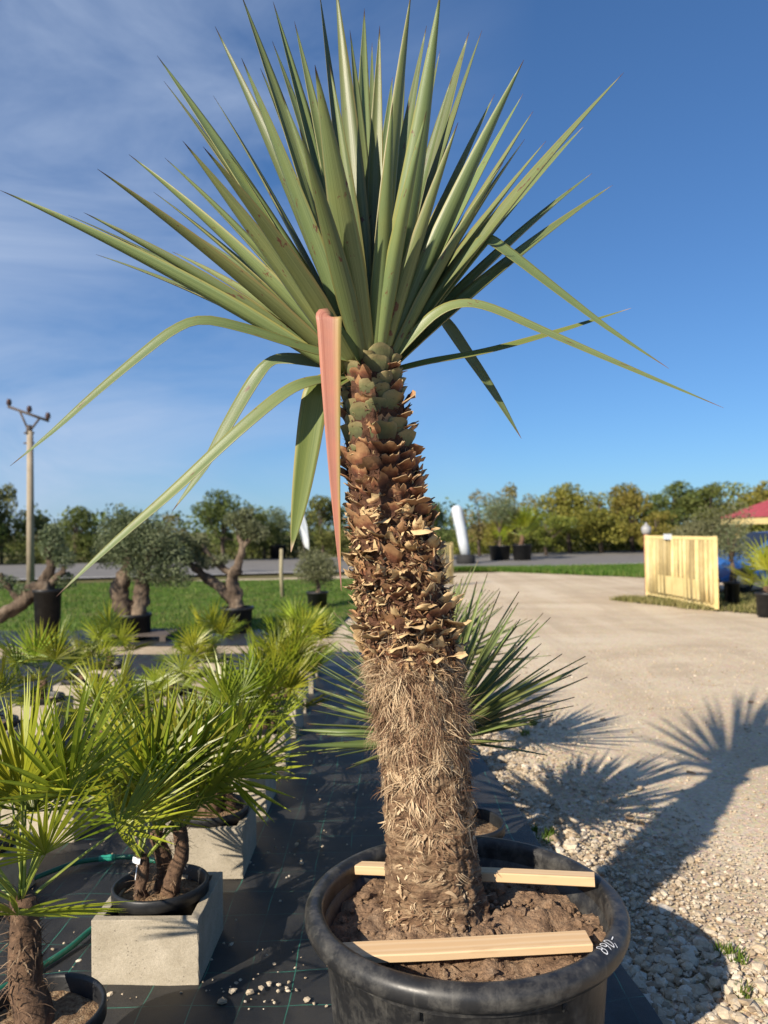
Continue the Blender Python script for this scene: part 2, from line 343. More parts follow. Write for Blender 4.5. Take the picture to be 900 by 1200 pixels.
M['fabric'] = mat_fabric()
def mat_yard():
    m, t, b = newmat('gravel_yard'); c = coord(t, 'Object')
    base = ramp(t, noise_(t, coord(t, 'Object', (0.25, 0.9, 1)), 0.8, 9, 0.62, 0.5), ((0.3, (0.45, 0.35, 0.235)), (0.5, (0.55, 0.445, 0.31)), (0.7, (0.63, 0.53, 0.385))))
    fine = ramp(t, noise_(t, c, 38, 7, 0.75), ((0.3, (0.22,) * 3), (0.7, (0.78,) * 3)))
    cc = mixc(t, 0.65, base, fine, 'OVERLAY')
    v = N(t, 'ShaderNodeTexVoronoi', Scale=55.0); t.links.new(c, v.inputs['Vector'])
    cc = mixc(t, 0.22, cc, v.outputs['Color'], 'SOFT_LIGHT')
    patch = ramp(t, noise_(t, c, 0.9, 8, 0.68, .8), ((0.50, (0,) * 3), (0.70, (0.75,) * 3)))
    cc = mixc(t, patch, cc, (0.40, 0.315, 0.22))
    rot = N(t, 'ShaderNodeMapping'); rot.inputs['Rotation'].default_value = (0, 0, math.radians(-24)); rot.inputs['Scale'].default_value = (1.5, .10, 1); t.links.new(c, rot.inputs['Vector'])
    ruts = noise_(t, rot.outputs[0], 1.0, 5, .6, .6)
    cc = mixc(t, ramp(t, ruts, ((.36, (.55,) * 3), (.5, (0,) * 3))), cc, (0.44, 0.35, 0.245)); cc = mixc(t, ramp(t, ruts, ((.54, (0,) * 3), (.68, (.55,) * 3))), cc, (0.64, 0.54, 0.40))
    t.links.new(cc, b.inputs['Base Color']); b.inputs['Roughness'].default_value = 0.95; b.inputs['Specular IOR Level'].default_value = 0.2
    hh = mixc(t, 0.5, noise_(t, c, 60, 8, 0.7), v.outputs['Distance']); bump(t, b, hh, 0.6, 0.012); return m
M['yard'] = mat_yard()
M['pebble'] = None
def mat_pebble():
    m, t, b = newmat('limestone_pebbles'); g = N(t, 'ShaderNodeNewGeometry')
    c = ramp(t, g.outputs['Random Per Island'], ((0.0, (0.27, 0.20, 0.13)), (0.3, (0.43, 0.345, 0.24)), (0.7, (0.51, 0.43, 0.32)), (0.93, (0.60, 0.53, 0.43)), (1.0, (0.46, 0.33, 0.19))))
    c = mixc(t, 0.5, c, ramp(t, noise_(t, coord(t, 'Object'), 90, 5, 0.7), ((0.3, (0.25,) * 3), (0.7, (0.72,) * 3))), 'OVERLAY')
    t.links.new(c, b.inputs['Base Color']); b.inputs['Roughness'].default_value = 0.9; bump(t, b, noise_(t, coord(t, 'Object'), 120, 4), 0.4, 0.003); return m
M['pebble'] = mat_pebble()
M['sand'] = mat_noise('sand_path', ((0.3, (0.36, 0.27, 0.17)), (0.7, (0.52, 0.42, 0.29))), 3, 0.95, 50, 0.6, 0.02, fine=0.5)
M['lawn'] = mat_noise('lawn', ((0.3, (0.06, 0.105, 0.018)), (0.5, (0.10, 0.155, 0.028)), (0.68, (0.19, 0.185, 0.065))), 1.1, 0.95, 30, 1.0, 0.05, fine=0.5, spec=0.1)
M['verge'] = mat_noise('dry_verge', ((0.3, (0.07, 0.10, 0.025)), (0.5, (0.14, 0.13, 0.05)), (0.7, (0.24, 0.185, 0.105))), 0.7, 0.95, 20, 1.0, 0.05, fine=0.5, spec=0.1)
M['grass'] = mat_foliage('grass_blades', ((0.2, (0.06, 0.115, 0.014)), (0.55, (0.11, 0.185, 0.025)), (0.85, (0.24, 0.235, 0.07))), 0.3)
M['asphalt'] = mat_noise('asphalt', ((0.3, (0.15, 0.14, 0.13)), (0.7, (0.20, 0.19, 0.175))), 1.2, 0.9, 80, 0.4, 0.01, fine=0.3)
M['kerbline'] = mat_noise('road_edge', ((0.3, (0.42, 0.40, 0.36)), (0.7, (0.6, 0.58, 0.54))), 3, 0.85)
M['hose'] = mat_noise('green_hose', ((0.3, (0.012, 0.10, 0.065)), (0.7, (0.02, 0.15, 0.10))), 20, 0.35)
M['hose_fit'] = mat_noise('teal_fitting', ((0.3, (0.02, 0.26, 0.18)), (0.7, (0.04, 0.34, 0.25))), 20, 0.35)
M['tagwhite'] = mat_noise('white_tag', ((0.3, (0.7, 0.72, 0.74)), (0.7, (0.82, 0.83, 0.85))), 20, 0.5)
M['olive_bark'] = mat_noise('olive_bark', ((0.3, (0.04, 0.028, 0.02)), (0.5, (0.12, 0.086, 0.06)), (0.7, (0.27, 0.21, 0.15))), 6, 0.95, 16, 1.0, 0.05, vscale=(1, 1, 0.4), fine=0.4)
M['tree_bark'] = mat_noise('tree_bark', ((0.3, (0.05, 0.038, 0.028)), (0.7, (0.16, 0.12, 0.09))), 4, 0.95, 8, 1.0, 0.05)
M['olive_leaf'] = mat_foliage('olive_foliage', ((0.15, (0.055, 0.072, 0.03)), (0.5, (0.14, 0.16, 0.075)), (0.9, (0.29, 0.30, 0.18))), 0.15, 0.5)
M['tree_green'] = mat_foliage('tree_foliage_green', ((0.15, (0.045, 0.065, 0.018)), (0.5, (0.10, 0.13, 0.03)), (0.9, (0.20, 0.22, 0.065))), 0.25)
M['tree_autumn'] = mat_foliage('tree_foliage_autumn', ((0.15, (0.10, 0.115, 0.022)), (0.5, (0.21, 0.205, 0.035)), (0.9, (0.35, 0.30, 0.07))), 0.28)
M['tree_russet'] = mat_foliage('tree_foliage_russet', ((0.15, (0.10, 0.075, 0.03)), (0.5, (0.21, 0.15, 0.055)), (0.9, (0.33, 0.23, 0.11))), 0.28)
M['yellow_paint'] = mat_noise('yellow_paint', ((0.3, (0.62, 0.47, 0.20)), (0.6, (0.72, 0.58, 0.27)), (0.8, (0.76, 0.65, 0.38))), 3, 0.7, fine=0.2, rnd=0.12)
M['reed'] = mat_noise('reed_mat', ((0.3, (0.30, 0.22, 0.10)), (0.5, (0.50, 0.39, 0.18)), (0.75, (0.64, 0.53, 0.30))), 2, 0.85, fine=0.3, vscale=(1, 1, 0.5), rnd=0.5)
M['red_roof'] = mat_noise('red_roof', ((0.3, (0.30, 0.045, 0.05)), (0.7, (0.42, 0.075, 0.08))), 3, 0.6)
M['dark_metal'] = mat_noise('dark_metal', ((0.3, (0.05, 0.04, 0.035)), (0.7, (0.11, 0.085, 0.07))), 4, 0.7)
M['pole'] = mat_noise('pole_concrete', ((0.3, (0.27, 0.22, 0.16)), (0.7, (0.38, 0.32, 0.24))), 3, 0.9, 20, 0.4)
M['ceramic'] = mat_noise('brown_ceramic', ((0.3, (0.05, 0.03, 0.03)), (0.7, (0.09, 0.05, 0.045))), 4, 0.3)
M['banner'] = mat_noise('white_banner', ((0.3, (0.46, 0.50, 0.54)), (0.7, (0.60, 0.64, 0.67))), 3, 0.7)
M['car_paint'] = mat_noise('blue_car_paint', ((0.3, (0.02, 0.09, 0.30)), (0.7, (0.03, 0.12, 0.36))), 3, 0.25)
M['glass'] = mat_noise('dark_glass', ((0.3, (0.015,) * 3), (0.7, (0.03,) * 3)), 3, 0.08)
M['rubber'] = mat_noise('rubber', ((0.3, (0.012,) * 3), (0.7, (0.025,) * 3)), 8, 0.8)
M['lampglass'] = mat_noise('headlight', ((0.3, (0.6,) * 3), (0.7, (0.75,) * 3)), 3, 0.15)
M['stake'] = mat_noise('grey_stake', ((0.3, (0.22, 0.19, 0.12)), (0.7, (0.36, 0.32, 0.2))), 6, 0.9)

# ------------------------------------------------------------------ setting
def sheet(name, pts, z, mat, kind='structure', sub=1, amp=0.0, freq=1.0):
    # quadrilateral sheet a,b,c,d (ground points), optionally subdivided with low relief
    mb = MB(); a, b, c, d = [Vector((p[0], p[1], 0)) for p in pts]
    nx, ny = (sub, sub) if isinstance(sub, int) else sub; ids = []
    for j in range(ny + 1):
        for i in range(nx + 1):
            u, v = i / nx, j / ny
            q = a * (1 - u) * (1 - v) + b * u * (1 - v) + c * u * v + d * (1 - u) * v
            h = z + (amp * mnoise.fractal(Vector((q.x * freq, q.y * freq, 3.3)), 1.0, 2.0, 4) if amp else 0)
            ids.append(mb.vert((q.x, q.y, h)))
    for j in range(ny):
        for i in range(nx):
            k = j * (nx + 1) + i; mb.face((ids[k], ids[k + 1], ids[k + nx + 2], ids[k + nx + 1]))
    return tag(mb.build(name, mat), kind=kind)
def g2(px, py): v = G(px, py); return (v.x, v.y)
sheet('ground', ((-900, -300), (900, -300), (900, 1500), (-900, 1500)), -0.06, M['verge'])
# the gravel yard where the drive runs: fine relief near the camera
sheet('gravel_yard', ((-6.5, -4), (26, -4), (26, 33.0), (-6.5, 26.8)), -0.02, M['yard'], sub=(130, 150), amp=0.012, freq=1.1)
sheet('lawn', ((-60, 12.35), (-0.9, 12.35), (0.2, 26.2), (-60, 24.4)), 0.004, M['lawn'], sub=30, amp=0.01)
sheet('grass_verge', (g2(545, 668), g2(790, 678), (27.0, 33.6), (1.5, 30.2)), 0.006, M['lawn'], sub=12, amp=0.015)
sheet('grass_patch', (g2(745, 706), g2(925, 722), g2(925, 690), g2(760, 697)), 0.004, M['verge'], sub=10, amp=0.01)
sheet('sand_path', (g2(-80, 790), g2(405, 790), g2(398, 757), g2(-60, 757)), 0.003, M['sand'], sub=16, amp=0.008)
rl, rr = G(0, 681), G(756, 661)
slope = (rr.y - rl.y) / (rr.x - rl.x)
def road_pt(x, off): return (x, rl.y + slope * (x - rl.x) + off)
sheet('road', (road_pt(-160, 0), road_pt(200, 0), road_pt(200, 15.5), road_pt(-160, 15.5)), 0.02, M['asphalt'], sub=(60, 1))
sheet('road_edge_line', (road_pt(-160, 0.3), road_pt(200, 0.3), road_pt(200, 0.62), road_pt(-160, 0.62)), 0.026, M['kerbline'], sub=(20, 1))
# woven weed fabric, its right edge runs along the gravel
e_far, e_near = G(556, 880), G(772, 1203)
ed = (e_near - e_far); ex = lambda y: e_far.x + ed.x * (y - e_far.y) / ed.y
fab = MB(); ids = {}
NX, NY = 90, 170
for j in range(NY + 1):
    y = -1.5 + 11.9 * j / NY
    for i in range(NX + 1):
        u = i / NX; x = -5.2 + (ex(y) + 0.012 * mnoise.noise(Vector((y * 2.2, 5, 0))) + 5.2) * u
        h = 0.016 + 0.010 * mnoise.fractal(Vector((x * 3.1, y * 1.7, 1.0)), 1.0, 2.0, 4) + 0.014 * max(0, mnoise.noise(Vector((x * 1.1 + y * 2.4, y * 0.9, 7))))**1.0
        if u > 0.985: h += 0.012
        ids[i, j] = fab.vert((x, y, max(h, 0.004)))
for j in range(NY):
    for i in range(NX): fab.face((ids[i, j], ids[i + 1, j], ids[i + 1, j + 1], ids[i, j + 1]))
tag(fab.build('weed_fabric', M['fabric']), kind='structure')
sheet('fabric_strip', (g2(-120, 760), g2(345, 757), g2(345, 738), g2(-120, 741)), 0.012, M['fabric'], sub=12, amp=0.004)

# numpy scatter of small closed pebbles
def ico():
    p = (1 + 5 ** .5) / 2
    v = np.array([(-1, p, 0), (1, p, 0), (-1, -p, 0), (1, -p, 0), (0, -1, p), (0, 1, p), (0, -1, -p), (0, 1, -p), (p, 0, -1), (p, 0, 1), (-p, 0, -1), (-p, 0, 1)], float)
    v /= np.linalg.norm(v[0])
    f = np.array([(0, 11, 5), (0, 5, 1), (0, 1, 7), (0, 7, 10), (0, 10, 11), (1, 5, 9), (5, 11, 4), (11, 10, 2), (10, 7, 6), (7, 1, 8), (3, 9, 4), (3, 4, 2), (3, 2, 6), (3, 6, 8), (3, 8, 9), (4, 9, 5), (2, 4, 11), (6, 2, 10), (8, 6, 7), (9, 8, 1)])
    return v, f
IV, IF = ico()
def np_mesh(name, V, Fc, mat, smooth=False, uv=None):
    me = bpy.data.meshes.new(name); k = Fc.shape[1]
    me.vertices.add(len(V)); me.vertices.foreach_set('co', V.astype(np.float32).ravel())
    me.loops.add(Fc.size); me.loops.foreach_set('vertex_index', Fc.astype(np.int32).ravel())
    me.polygons.add(len(Fc)); me.polygons.foreach_set('loop_start', np.arange(0, Fc.size, k, dtype=np.int32)); me.polygons.foreach_set('loop_total', np.full(len(Fc), k, dtype=np.int32))
    me.polygons.foreach_set('use_smooth', np.full(len(Fc), smooth))
    if uv is not None:
        l = me.uv_layers.new(name='UVMap'); l.data.foreach_set('uv', uv.astype(np.float32).ravel())
    me.materials.append(mat); me.update(calc_edges=True); return me
def rand_rot(n):
    q = nr.normal(size=(n, 4)); q /= np.linalg.norm(q, axis=1)[:, None]; w_, x, y, z = q.T
    return np.stack([np.stack([1 - 2 * (y * y + z * z), 2 * (x * y - z * w_), 2 * (x * z + y * w_)], 1), np.stack([2 * (x * y + z * w_), 1 - 2 * (x * x + z * z), 2 * (y * z - x * w_)], 1), np.stack([2 * (x * z - y * w_), 2 * (y * z + x * w_), 1 - 2 * (x * x + y * y)], 1)], 1)
def pebbles(name, xy, z, size, mat, flat=0.65):
    n = len(xy); Rm = rand_rot(n)
    v = IV[None] * (1 + nr.uniform(-.32, .32, (n, 12, 1))) * nr.uniform(0.7, 1.3, (n, 1, 3))
    v = np.einsum('nij,nkj->nki', Rm, v); v[:, :, 2] *= flat
    v = v * size[:, None, None] + np.concatenate([xy, (z + size * 0.25)[:, None]], 1)[:, None, :]
    f = IF[None] + (np.arange(n) * 12)[:, None, None]
    return np_mesh(name, v.reshape(-1, 3), f.reshape(-1, 3), mat, smooth=False)
def strip_xy(n, y0, y1, spread, power=1.6):
    y = nr.uniform(y0, y1, n); off = spread * nr.random(n) ** power
    x = e_far.x + ed.x * (y - e_far.y) / ed.y + 0.005 + off
    return np.stack([x, y], 1)
gxy = np.vstack([strip_xy(9000, 1.8, 7.5, 1.0, 1.7), strip_xy(6000, 1.8, 4.2, 1.8, 1.1)])
gs = nr.lognormal(math.log(0.0064), 0.55, len(gxy)); off = gxy[:, 0] - (e_far.x + ed.x * (gxy[:, 1] - e_far.y) / ed.y)
gs *= np.clip(1.7 - 1.1 * off, 0.5, 1.7) * np.where(gxy[:, 1] < 3.1, 1.15, .8); gs = np.clip(gs, 0.003, 0.034)
gz = np.array([0.05 * math.exp(-((o - 0.28) / 0.25) ** 2) * max(0, mnoise.noise(Vector((x * 2.0, y * 1.4, 0))) + 0.35) for (x, y), o in zip(gxy, off)]) * nr.random(len(gxy)) - 0.012
tag(link('limestone_gravel', pebbles('limestone_gravel', gxy, gz, gs, M['pebble'])), 'pale limestone gravel heaped along the fabric edge', 'gravel', kind='stuff')
n = 15000; y = 1.5 + 9 * nr.random(n) ** 1.7; x = e_far.x + nr.random(n) * (0.6 + 0.75 * y) + 0.1
sxy = np.stack([x, y], 1); ss = np.clip(nr.lognormal(math.log(0.0055), 0.4, n), 0.002, 0.016)
tag(link('loose_grit', pebbles('loose_grit', sxy, np.full(n, -0.016), ss, M['pebble'])), 'fine loose stone grit scattered over the yard', 'grit', kind='stuff')
pts = [];
for cx, cy, k in ((330, 1165, 14), (300, 1180, 8), (345, 1130, 6), (330, 1010, 8), (380, 1060, 4), (400, 930, 6), (120, 1175, 5), (260, 1160, 6), (360, 990, 6)):
    for _ in range(k): q = G(cx + rng.gauss(0, 16), cy + rng.gauss(0, 9)); pts.append((q.x, q.y))
for _ in range(150): q = G(uni(60, 440), uni(840, 1190)); pts.append((q.x, q.y))
pxy = np.array(pts); tag(link('stray_pebbles', pebbles('stray_pebbles', pxy, np.full(len(pxy), 0.024), np.clip(nr.lognormal(math.log(0.0055), .5, len(pxy)), .002, .014), M['pebble'])), 'stray pale pebbles lying on the black fabric', 'pebbles', kind='stuff')

# grass blades
def blades(name, quads, n, h, mat, label):
    V = []; i = nr.integers(0, len(quads), n); u = nr.random(n); v = nr.random(n)
    Q = np.array([[(p[0], p[1]) for p in q] for q in quads], float)
    a, b, c, d = (Q[i, k] for k in range(4)); p = a * ((1 - u) * (1 - v))[:, None] + b * (u * (1 - v))[:, None] + c * (u * v)[:, None] + d * ((1 - u) * v)[:, None]
    an = nr.uniform(0, 2 * np.pi, n); hh = h * nr.uniform(.5, 1.3, n); ww = hh * 0.16
    dx, dy = np.cos(an), np.sin(an); lean = nr.normal(0, .35, (n, 2)) * hh[:, None]
    V = np.zeros((n, 3, 3)); V[:, 0, :2] = p - np.stack([dx, dy], 1) * ww[:, None]; V[:, 1, :2] = p + np.stack([dx, dy], 1) * ww[:, None]
    V[:, :2, 2] = -0.01; V[:, 2, :2] = p + lean; V[:, 2, 2] = hh
    return tag(link(name, np_mesh(name, V.reshape(-1, 3), np.arange(n * 3).reshape(-1, 3), mat)), label, 'grass', kind='stuff')
blades('lawn_grass', [((-16, 12.4), (-0.9, 12.4), (0.1, 25.8), (-22, 25))], 42000, 0.075, M['grass'], 'short green grass of the lawn before the road')
blades('verge_grass', [(g2(545, 668), g2(790, 678), (16.0, 31.5), (1.5, 29.6))], 26000, 0.16, M['grass'], 'unmown green grass strip between the yard and the road')
blades('patch_grass', [(g2(790, 712), g2(925, 722), g2(925, 696), g2(800, 700)), (g2(715, 703), g2(845, 716), g2(845, 711), g2(740, 700))], 4500, 0.09, M['grass'], 'ragged weeds under the open yellow gate')
bpy.data.objects['patch_grass'].data.materials[0] = mat_foliage('dry_weeds', ((0.2, (0.09, 0.10, 0.025)), (0.55, (0.19, 0.165, 0.06)), (0.85, (0.32, 0.25, 0.12))), 0.2)
def tuft(px, py, n, r, h): q = G(px, py); return [((q.x - r, q.y - r), (q.x + r, q.y - r), (q.x + r, q.y + r), (q.x - r, q.y + r))]
tq = []
for px, py, r in ((862, 1122, .035), (850, 1116, .03), (640, 985, .05), (625, 975, .03), (645, 978, .03), (870, 1165, .02), (615, 860, .03), (624, 848, .03)): tq += tuft(px, py, 0, r, 0)
blades('weed_tufts', tq, 520, 0.035, M['grass'], 'tiny green weeds sprouting from the gravel')

# ------------------------------------------------------------------ the big yucca
DY = 2.34
TP = [(433, 395, 26), (434, 415, 31), (435, 440, 34), (442, 520, 38), (454, 600, 44), (465, 660, 50), (475, 720, 55), (485, 780, 53), (494, 850, 51), (501, 920, 51), (507, 1000, 53), (508, 1050, 59), (505, 1085, 70), (504, 1120, 80)]
tz = []; tc_ = []; tr = []
for k, (px, py, rp) in enumerate(TP):
    d = 2.34 + 0.08 * (py - 395) / 725; q = P(px, py, d); tz.append(q.z); tc_.append(q); tr.append(rp * d / FPX)
tz = np.array(tz)[::-1]; TX = np.array([q.x for q in tc_])[::-1]; TY = np.array([q.y for q in tc_])[::-1]; TR = np.array(tr)[::-1]
def trunk_at(z): return Vector((np.interp(z, tz, TX), np.interp(z, tz, TY), z)), float(np.interp(z, tz, TR))
def z_of(py): return P(480, py, 2.38).z
BASE = trunk_at(tz[0])[0]
yucca = empty('yucca', (BASE.x, BASE.y, tz[0]), 'tall yucca with shaggy brown trunk and spiky green crown in the large black pot', 'yucca')
def child(mb, name, mats, parent, smooth=True):
    # parts are written in world space, then moved into the parent's frame
    org = Vector(parent.location)
    if parent.parent: org = org + Vector(parent.parent.location)
    mb.v = [(x - org.x, y - org.y, z - org.z) for x, y, z in mb.v]
    return mb.build(name, mats, parent, smooth)
tm = MB(); NR, NS = 520, 190; rows = []
for j in range(NR + 1):
    z = tz[0] + (tz[-1] - tz[0]) * j / NR; c, r = trunk_at(z); row = []
    low = max(0.0, min(1.0, (z_of(880) - z) / 0.25))
    for k in range(NS):
        a = 2 * math.pi * k / NS; q = Vector((math.cos(a), math.sin(a), 0))
        n1_ = mnoise.fractal(Vector((q.x * 3, q.y * 3, z * 34)), 0.9, 2.0, 5); n2 = mnoise.fractal(Vector((q.x * 5, q.y * 5, z * 9)), 1.0, 2.1, 5)
        rr_ = r * 0.955 * (1 + (0.045 + .03 * low) * n1_ + 0.06 * n2 + 0.03 * mnoise.noise(Vector((q.x * 1.3, q.y * 1.3, z * 3))))
        if low: rr_ += 0.014 * low * max(0, mnoise.noise(Vector((a * 2.6, 2, z * 2)))) * (1.5 if z < z_of(1050) else 1)
        if low:
            rg = 1 - abs(mnoise.noise(Vector((q.x * 4.5, q.y * 4.5, z * 62 + 2 * mnoise.noise(Vector((q.x * 3, q.y * 3, z * 6)))))))
            rr_ += low * (.007 * (rg - .7) + .0035 * mnoise.fractal(Vector((q.x * 26, q.y * 26, z * 120)), .6, 2.2, 4))
        row.append(tm.vert(c + q * rr_))
    rows.append(row)
for a, b in zip(rows, rows[1:]):
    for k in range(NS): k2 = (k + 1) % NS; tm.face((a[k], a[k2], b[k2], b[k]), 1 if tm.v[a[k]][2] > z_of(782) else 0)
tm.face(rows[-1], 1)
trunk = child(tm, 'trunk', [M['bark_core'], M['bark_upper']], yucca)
YORG = Vector(yucca.location)

# leaf bases left on the trunk: thick cut plates
def scale_mesh(name, w, h, lean, curl, jag, thick, mats, seed):
    r_ = random.Random(seed); mb = MB(); nu, nv = 6, 4; front = {}; back = {}
    tops = [1 + r_.uniform(-jag, jag) for _ in range(nu + 1)]; tops = [(tops[max(i - 1, 0)] + 5 * tops[i] + tops[min(i + 1, nu)]) / 7 for i in range(nu + 1)]
    for j in range(nv + 1):
        v = j / nv
        for i in range(nu + 1):
            u = -1 + 2 * i / nu
            prof = (0.82 + 0.40 * v - 0.24 * v * v) * (1 if j < nv else 0.93)
            hh = h * v * (1 - 0.22 * u * u * v) * (1 + (tops[i] - 1) * v)
            x = u * w / 2 * prof; y = 0.004 + math.sin(lean) * hh + curl * v * v * (1 + 0.4 * math.sin(seed + u * 2)) - 0.16 * w * u * u + r_.uniform(-1, 1) * 0.22 * h * jag * v + .10 * h * math.sin(seed * 1.3 + u * 3.2) * v
            z = math.cos(lean) * hh - curl * 0.3 * v ** 3
            front[i, j] = mb.vert((x, y, z)); back[i, j] = mb.vert((x * 0.97, y - thick * (0.5 + 0.5 * v), z + thick * 0.15))
    for j in range(nv):
        for i in range(nu):
            uv = ((i / nu, j / nv), ((i + 1) / nu, j / nv), ((i + 1) / nu, (j + 1) / nv), (i / nu, (j + 1) / nv))
            mb.face((front[i, j], front[i, j + 1], front[i + 1, j + 1], front[i + 1, j]), 0, (uv[0], uv[3], uv[2], uv[1]))
            mb.face((back[i, j], back[i + 1, j], back[i + 1, j + 1], back[i, j + 1]), 0, (uv[0], uv[1], uv[2], uv[3]))
    dupl = lambda i: mb.vert(mb.v[i])
    for i in range(nu): mb.face([dupl(k) for k in (front[i, nv], back[i, nv], back[i + 1, nv], front[i + 1, nv])], 1, ((0, 1),) * 4)
    for j in range(nv):
        mb.face((front[0, j], back[0, j], back[0, j + 1], front[0, j + 1]), 0, ((0, .5),) * 4); mb.face((front[nu, j], front[nu, j + 1], back[nu, j + 1], back[nu, j]), 0, ((0, .5),) * 4)
    return mb.mesh(name, mats)
SC = {'g': [scale_mesh('leaf_base', 0.094 * uni(.85, 1.1), 0.054, uni(.18, .36), 0.003, 0.12, 0.010, [M['scale_green'], M['cut_edge']], s) for s in range(6)],
      'b': [scale_mesh('leaf_base', 0.072 * uni(.7, 1.15), 0.046 * uni(.8, 1.15), uni(.3, .75), uni(.0, .010), 0.45, 0.0035, [M['scale_brown'], M['cut_edge']], s + 20) for s in range(10)],
      'd': [scale_mesh('leaf_base', 0.062 * uni(.5, 1.2), 0.043 * uni(.7, 1.3), uni(.35, 1.1), uni(-.006, .022), 0.8, 0.0022, [M['scale_dry'], M['cut_edge']], s + 40) for s in range(14)]}
zt, zg, zb, zd = z_of(425), z_of(535), z_of(610), z_of(778)
z = zt; a = 0.3; cnt = 0
while z > zd and cnt < 296:
    c, r = trunk_at(z); u = (zt - z) / (zt - zd)
    kind = 'g' if z > zg + uni(-.03, .03) else ('b' if z > zb + uni(-.07, .07) else 'd')
    if kind == 'g' and rng.random() < 0.28: kind = 'b'
    if kind == 'd' and rng.random() < 0.22: kind = 'b'
    o = link('leaf_base', rng.choice(SC[kind]), trunk); q = Vector((math.cos(a), math.sin(a), 0))
    pos = c + q * (r * 0.93) - YORG + Vector((0, 0, uni(-.012, .012)))
    o.location = pos; o.rotation_euler = (uni(-.4, .35) if kind != 'g' else uni(-.08, .06), uni(-.45, .45) if kind != 'g' else uni(-.08, .08), a - math.pi / 2 + uni(-.2, .2))
    s = uni(.8, 1.15) * (0.92 + 0.2 * u); o.scale = (s, s, s * uni(.8, 1.15))
    a += 2.399963; z -= (zt - zd) / 296 * (1.15 if kind == 'g' or z > zg else .94); cnt += 1
# ribbons hugging the trunk, gathered in tufts
def ribbons(name, n, zfun, length, width, out, down, mat, curl=1.0, stick=0.0, seg=4, tuft=1, tang=.45):
    Vs = []; Fs = []; UV = []; b = 0
    for _ in range(n // tuft):
        z0 = zfun(); a0 = uni(0, 2 * math.pi); o0, d0, t0 = uni(*out), uni(*down), rng.gauss(0, tang); k0_ = rng.gauss(0, .5) * curl; s0 = rng.random(); L0 = length * uni(.5, 1.3)
        for _i in range(tuft):
            z = z0 + rng.gauss(0, .006 if tuft > 1 else 0); c, r = trunk_at(z); a = a0 + rng.gauss(0, .07 if tuft > 1 else 0); q = Vector((math.cos(a), math.sin(a), 0)); tg = Vector((-q.y, q.x, 0))
            L = L0 * uni(.5, 1.15); wd = width * uni(.45, 1.6); d = (q * (o0 + rng.gauss(0, .12)) + Vector((0, 0, d0 + rng.gauss(0, .15))) + tg * (t0 + rng.gauss(0, .22))).normalized()
            p = c + q * (r * uni(.93, 1.0)); sd = (tg + Vector((0, 0, rng.gauss(0, .5)))).normalized(); shade = min(1, max(0, s0 + rng.gauss(0, .22))); k = k0_ + rng.gauss(0, .3) * curl; g = uni(-.5, .1) * curl
            for i in range(seg + 1):
                f = i / seg; ww = wd * (1 - 0.8 * f) * .5
                Vs += [tuple(p - sd * ww), tuple(p + sd * ww)]
                p = p + d * (L / seg); d = (d + tg * (k * .35 + rng.gauss(0, .16)) + q * (-stick * .3 + rng.gauss(0, .16)) + Vector((0, 0, g * .4))).normalized()
                c2, r2 = trunk_at(p.z); h = Vector((p.x - c2.x, p.y - c2.y, 0))
                if h.length < r2: p += h.normalized() * (r2 * 1.005 - h.length)
            for i in range(seg):
                k0 = b + 2 * i; Fs.append((k0, k0 + 1, k0 + 3, k0 + 2)); UV += [(shade, i / seg)] * 4
            b += 2 * (seg + 1)
    V = np.array(Vs) - np.array(YORG)[None]
    o = link(name, np_mesh(name, V, np.array(Fs), mat, True, np.array(UV)), trunk); o['kind'] = 'stuff'; return o
ribbons('dry_flakes', 2600, lambda: uni(zd - .01, zb + .05), 0.030, 0.012, (.3, .9), (-.9, .9), M['flake'], 2.6, 0)
ribbons('dry_flakes', 420, lambda: uni(zb, zt - .03), 0.026, 0.007, (.2, .8), (-.3, 1.0), M['flake'], 2.0, 0)
zs0, zs1 = z_of(776), z_of(870)
ribbons('fibre', 7200, lambda: zs0 + .03 - (zs0 - zs1) * rng.random() ** 1.15, 0.085, 0.0028, (.05, .75), (-1.2, .1), M['fibre'], 1.1, .4, 5, 14, .6)
ribbons('fibre', 3600, lambda: zs1 + (z_of(985) - zs1) * rng.random() ** 1.4 + .04, 0.060, 0.0046, (.0, .5), (-1.2, .3), M['fibre'], 1.4, .6, 4, 12, .7)
ribbons('fibre', 840, lambda: zs0 - .012 + rng.gauss(0, .008), 0.055, 0.0034, (.45, 1.0), (-.3, .5), M['fibre'], 1.0, 0, 5, 10, .7)
ribbons('fibre', 1500, lambda: uni(z_of(1085), z_of(890)), 0.045, 0.0026, (.0, .4), (-1.0, .8), M['fibre'], 1.8, .8, 4, 6, 1.0)
ribbons('bark_flakes', 1300, lambda: uni(z_of(1095), z_of(880)), 0.030, 0.010, (-.05, .12), (-.8, .5), M['fibre'], 1.0, 1.0, 3, 2, 1.4)
ribbons('fibre', 600, lambda: uni(z_of(1110), z_of(1060)), 0.07, 0.003, (.2, .5), (-1.0, -.3), M['fibre'], .6, .3, 4, 5, .4)
ribbons('fibre', 900, lambda: uni(zs0, zs0 + .12), 0.05, 0.0026, (.1, .6), (-1.2, .3), M['fibre'], 1.2, .3, 4, 7, .6)
ribbons('fibre', 40, lambda: uni(z_of(960), z_of(850)), 0.15, 0.008, (.02, .12), (-1.3, -.9), M['fibre'], .2, .6, 6)

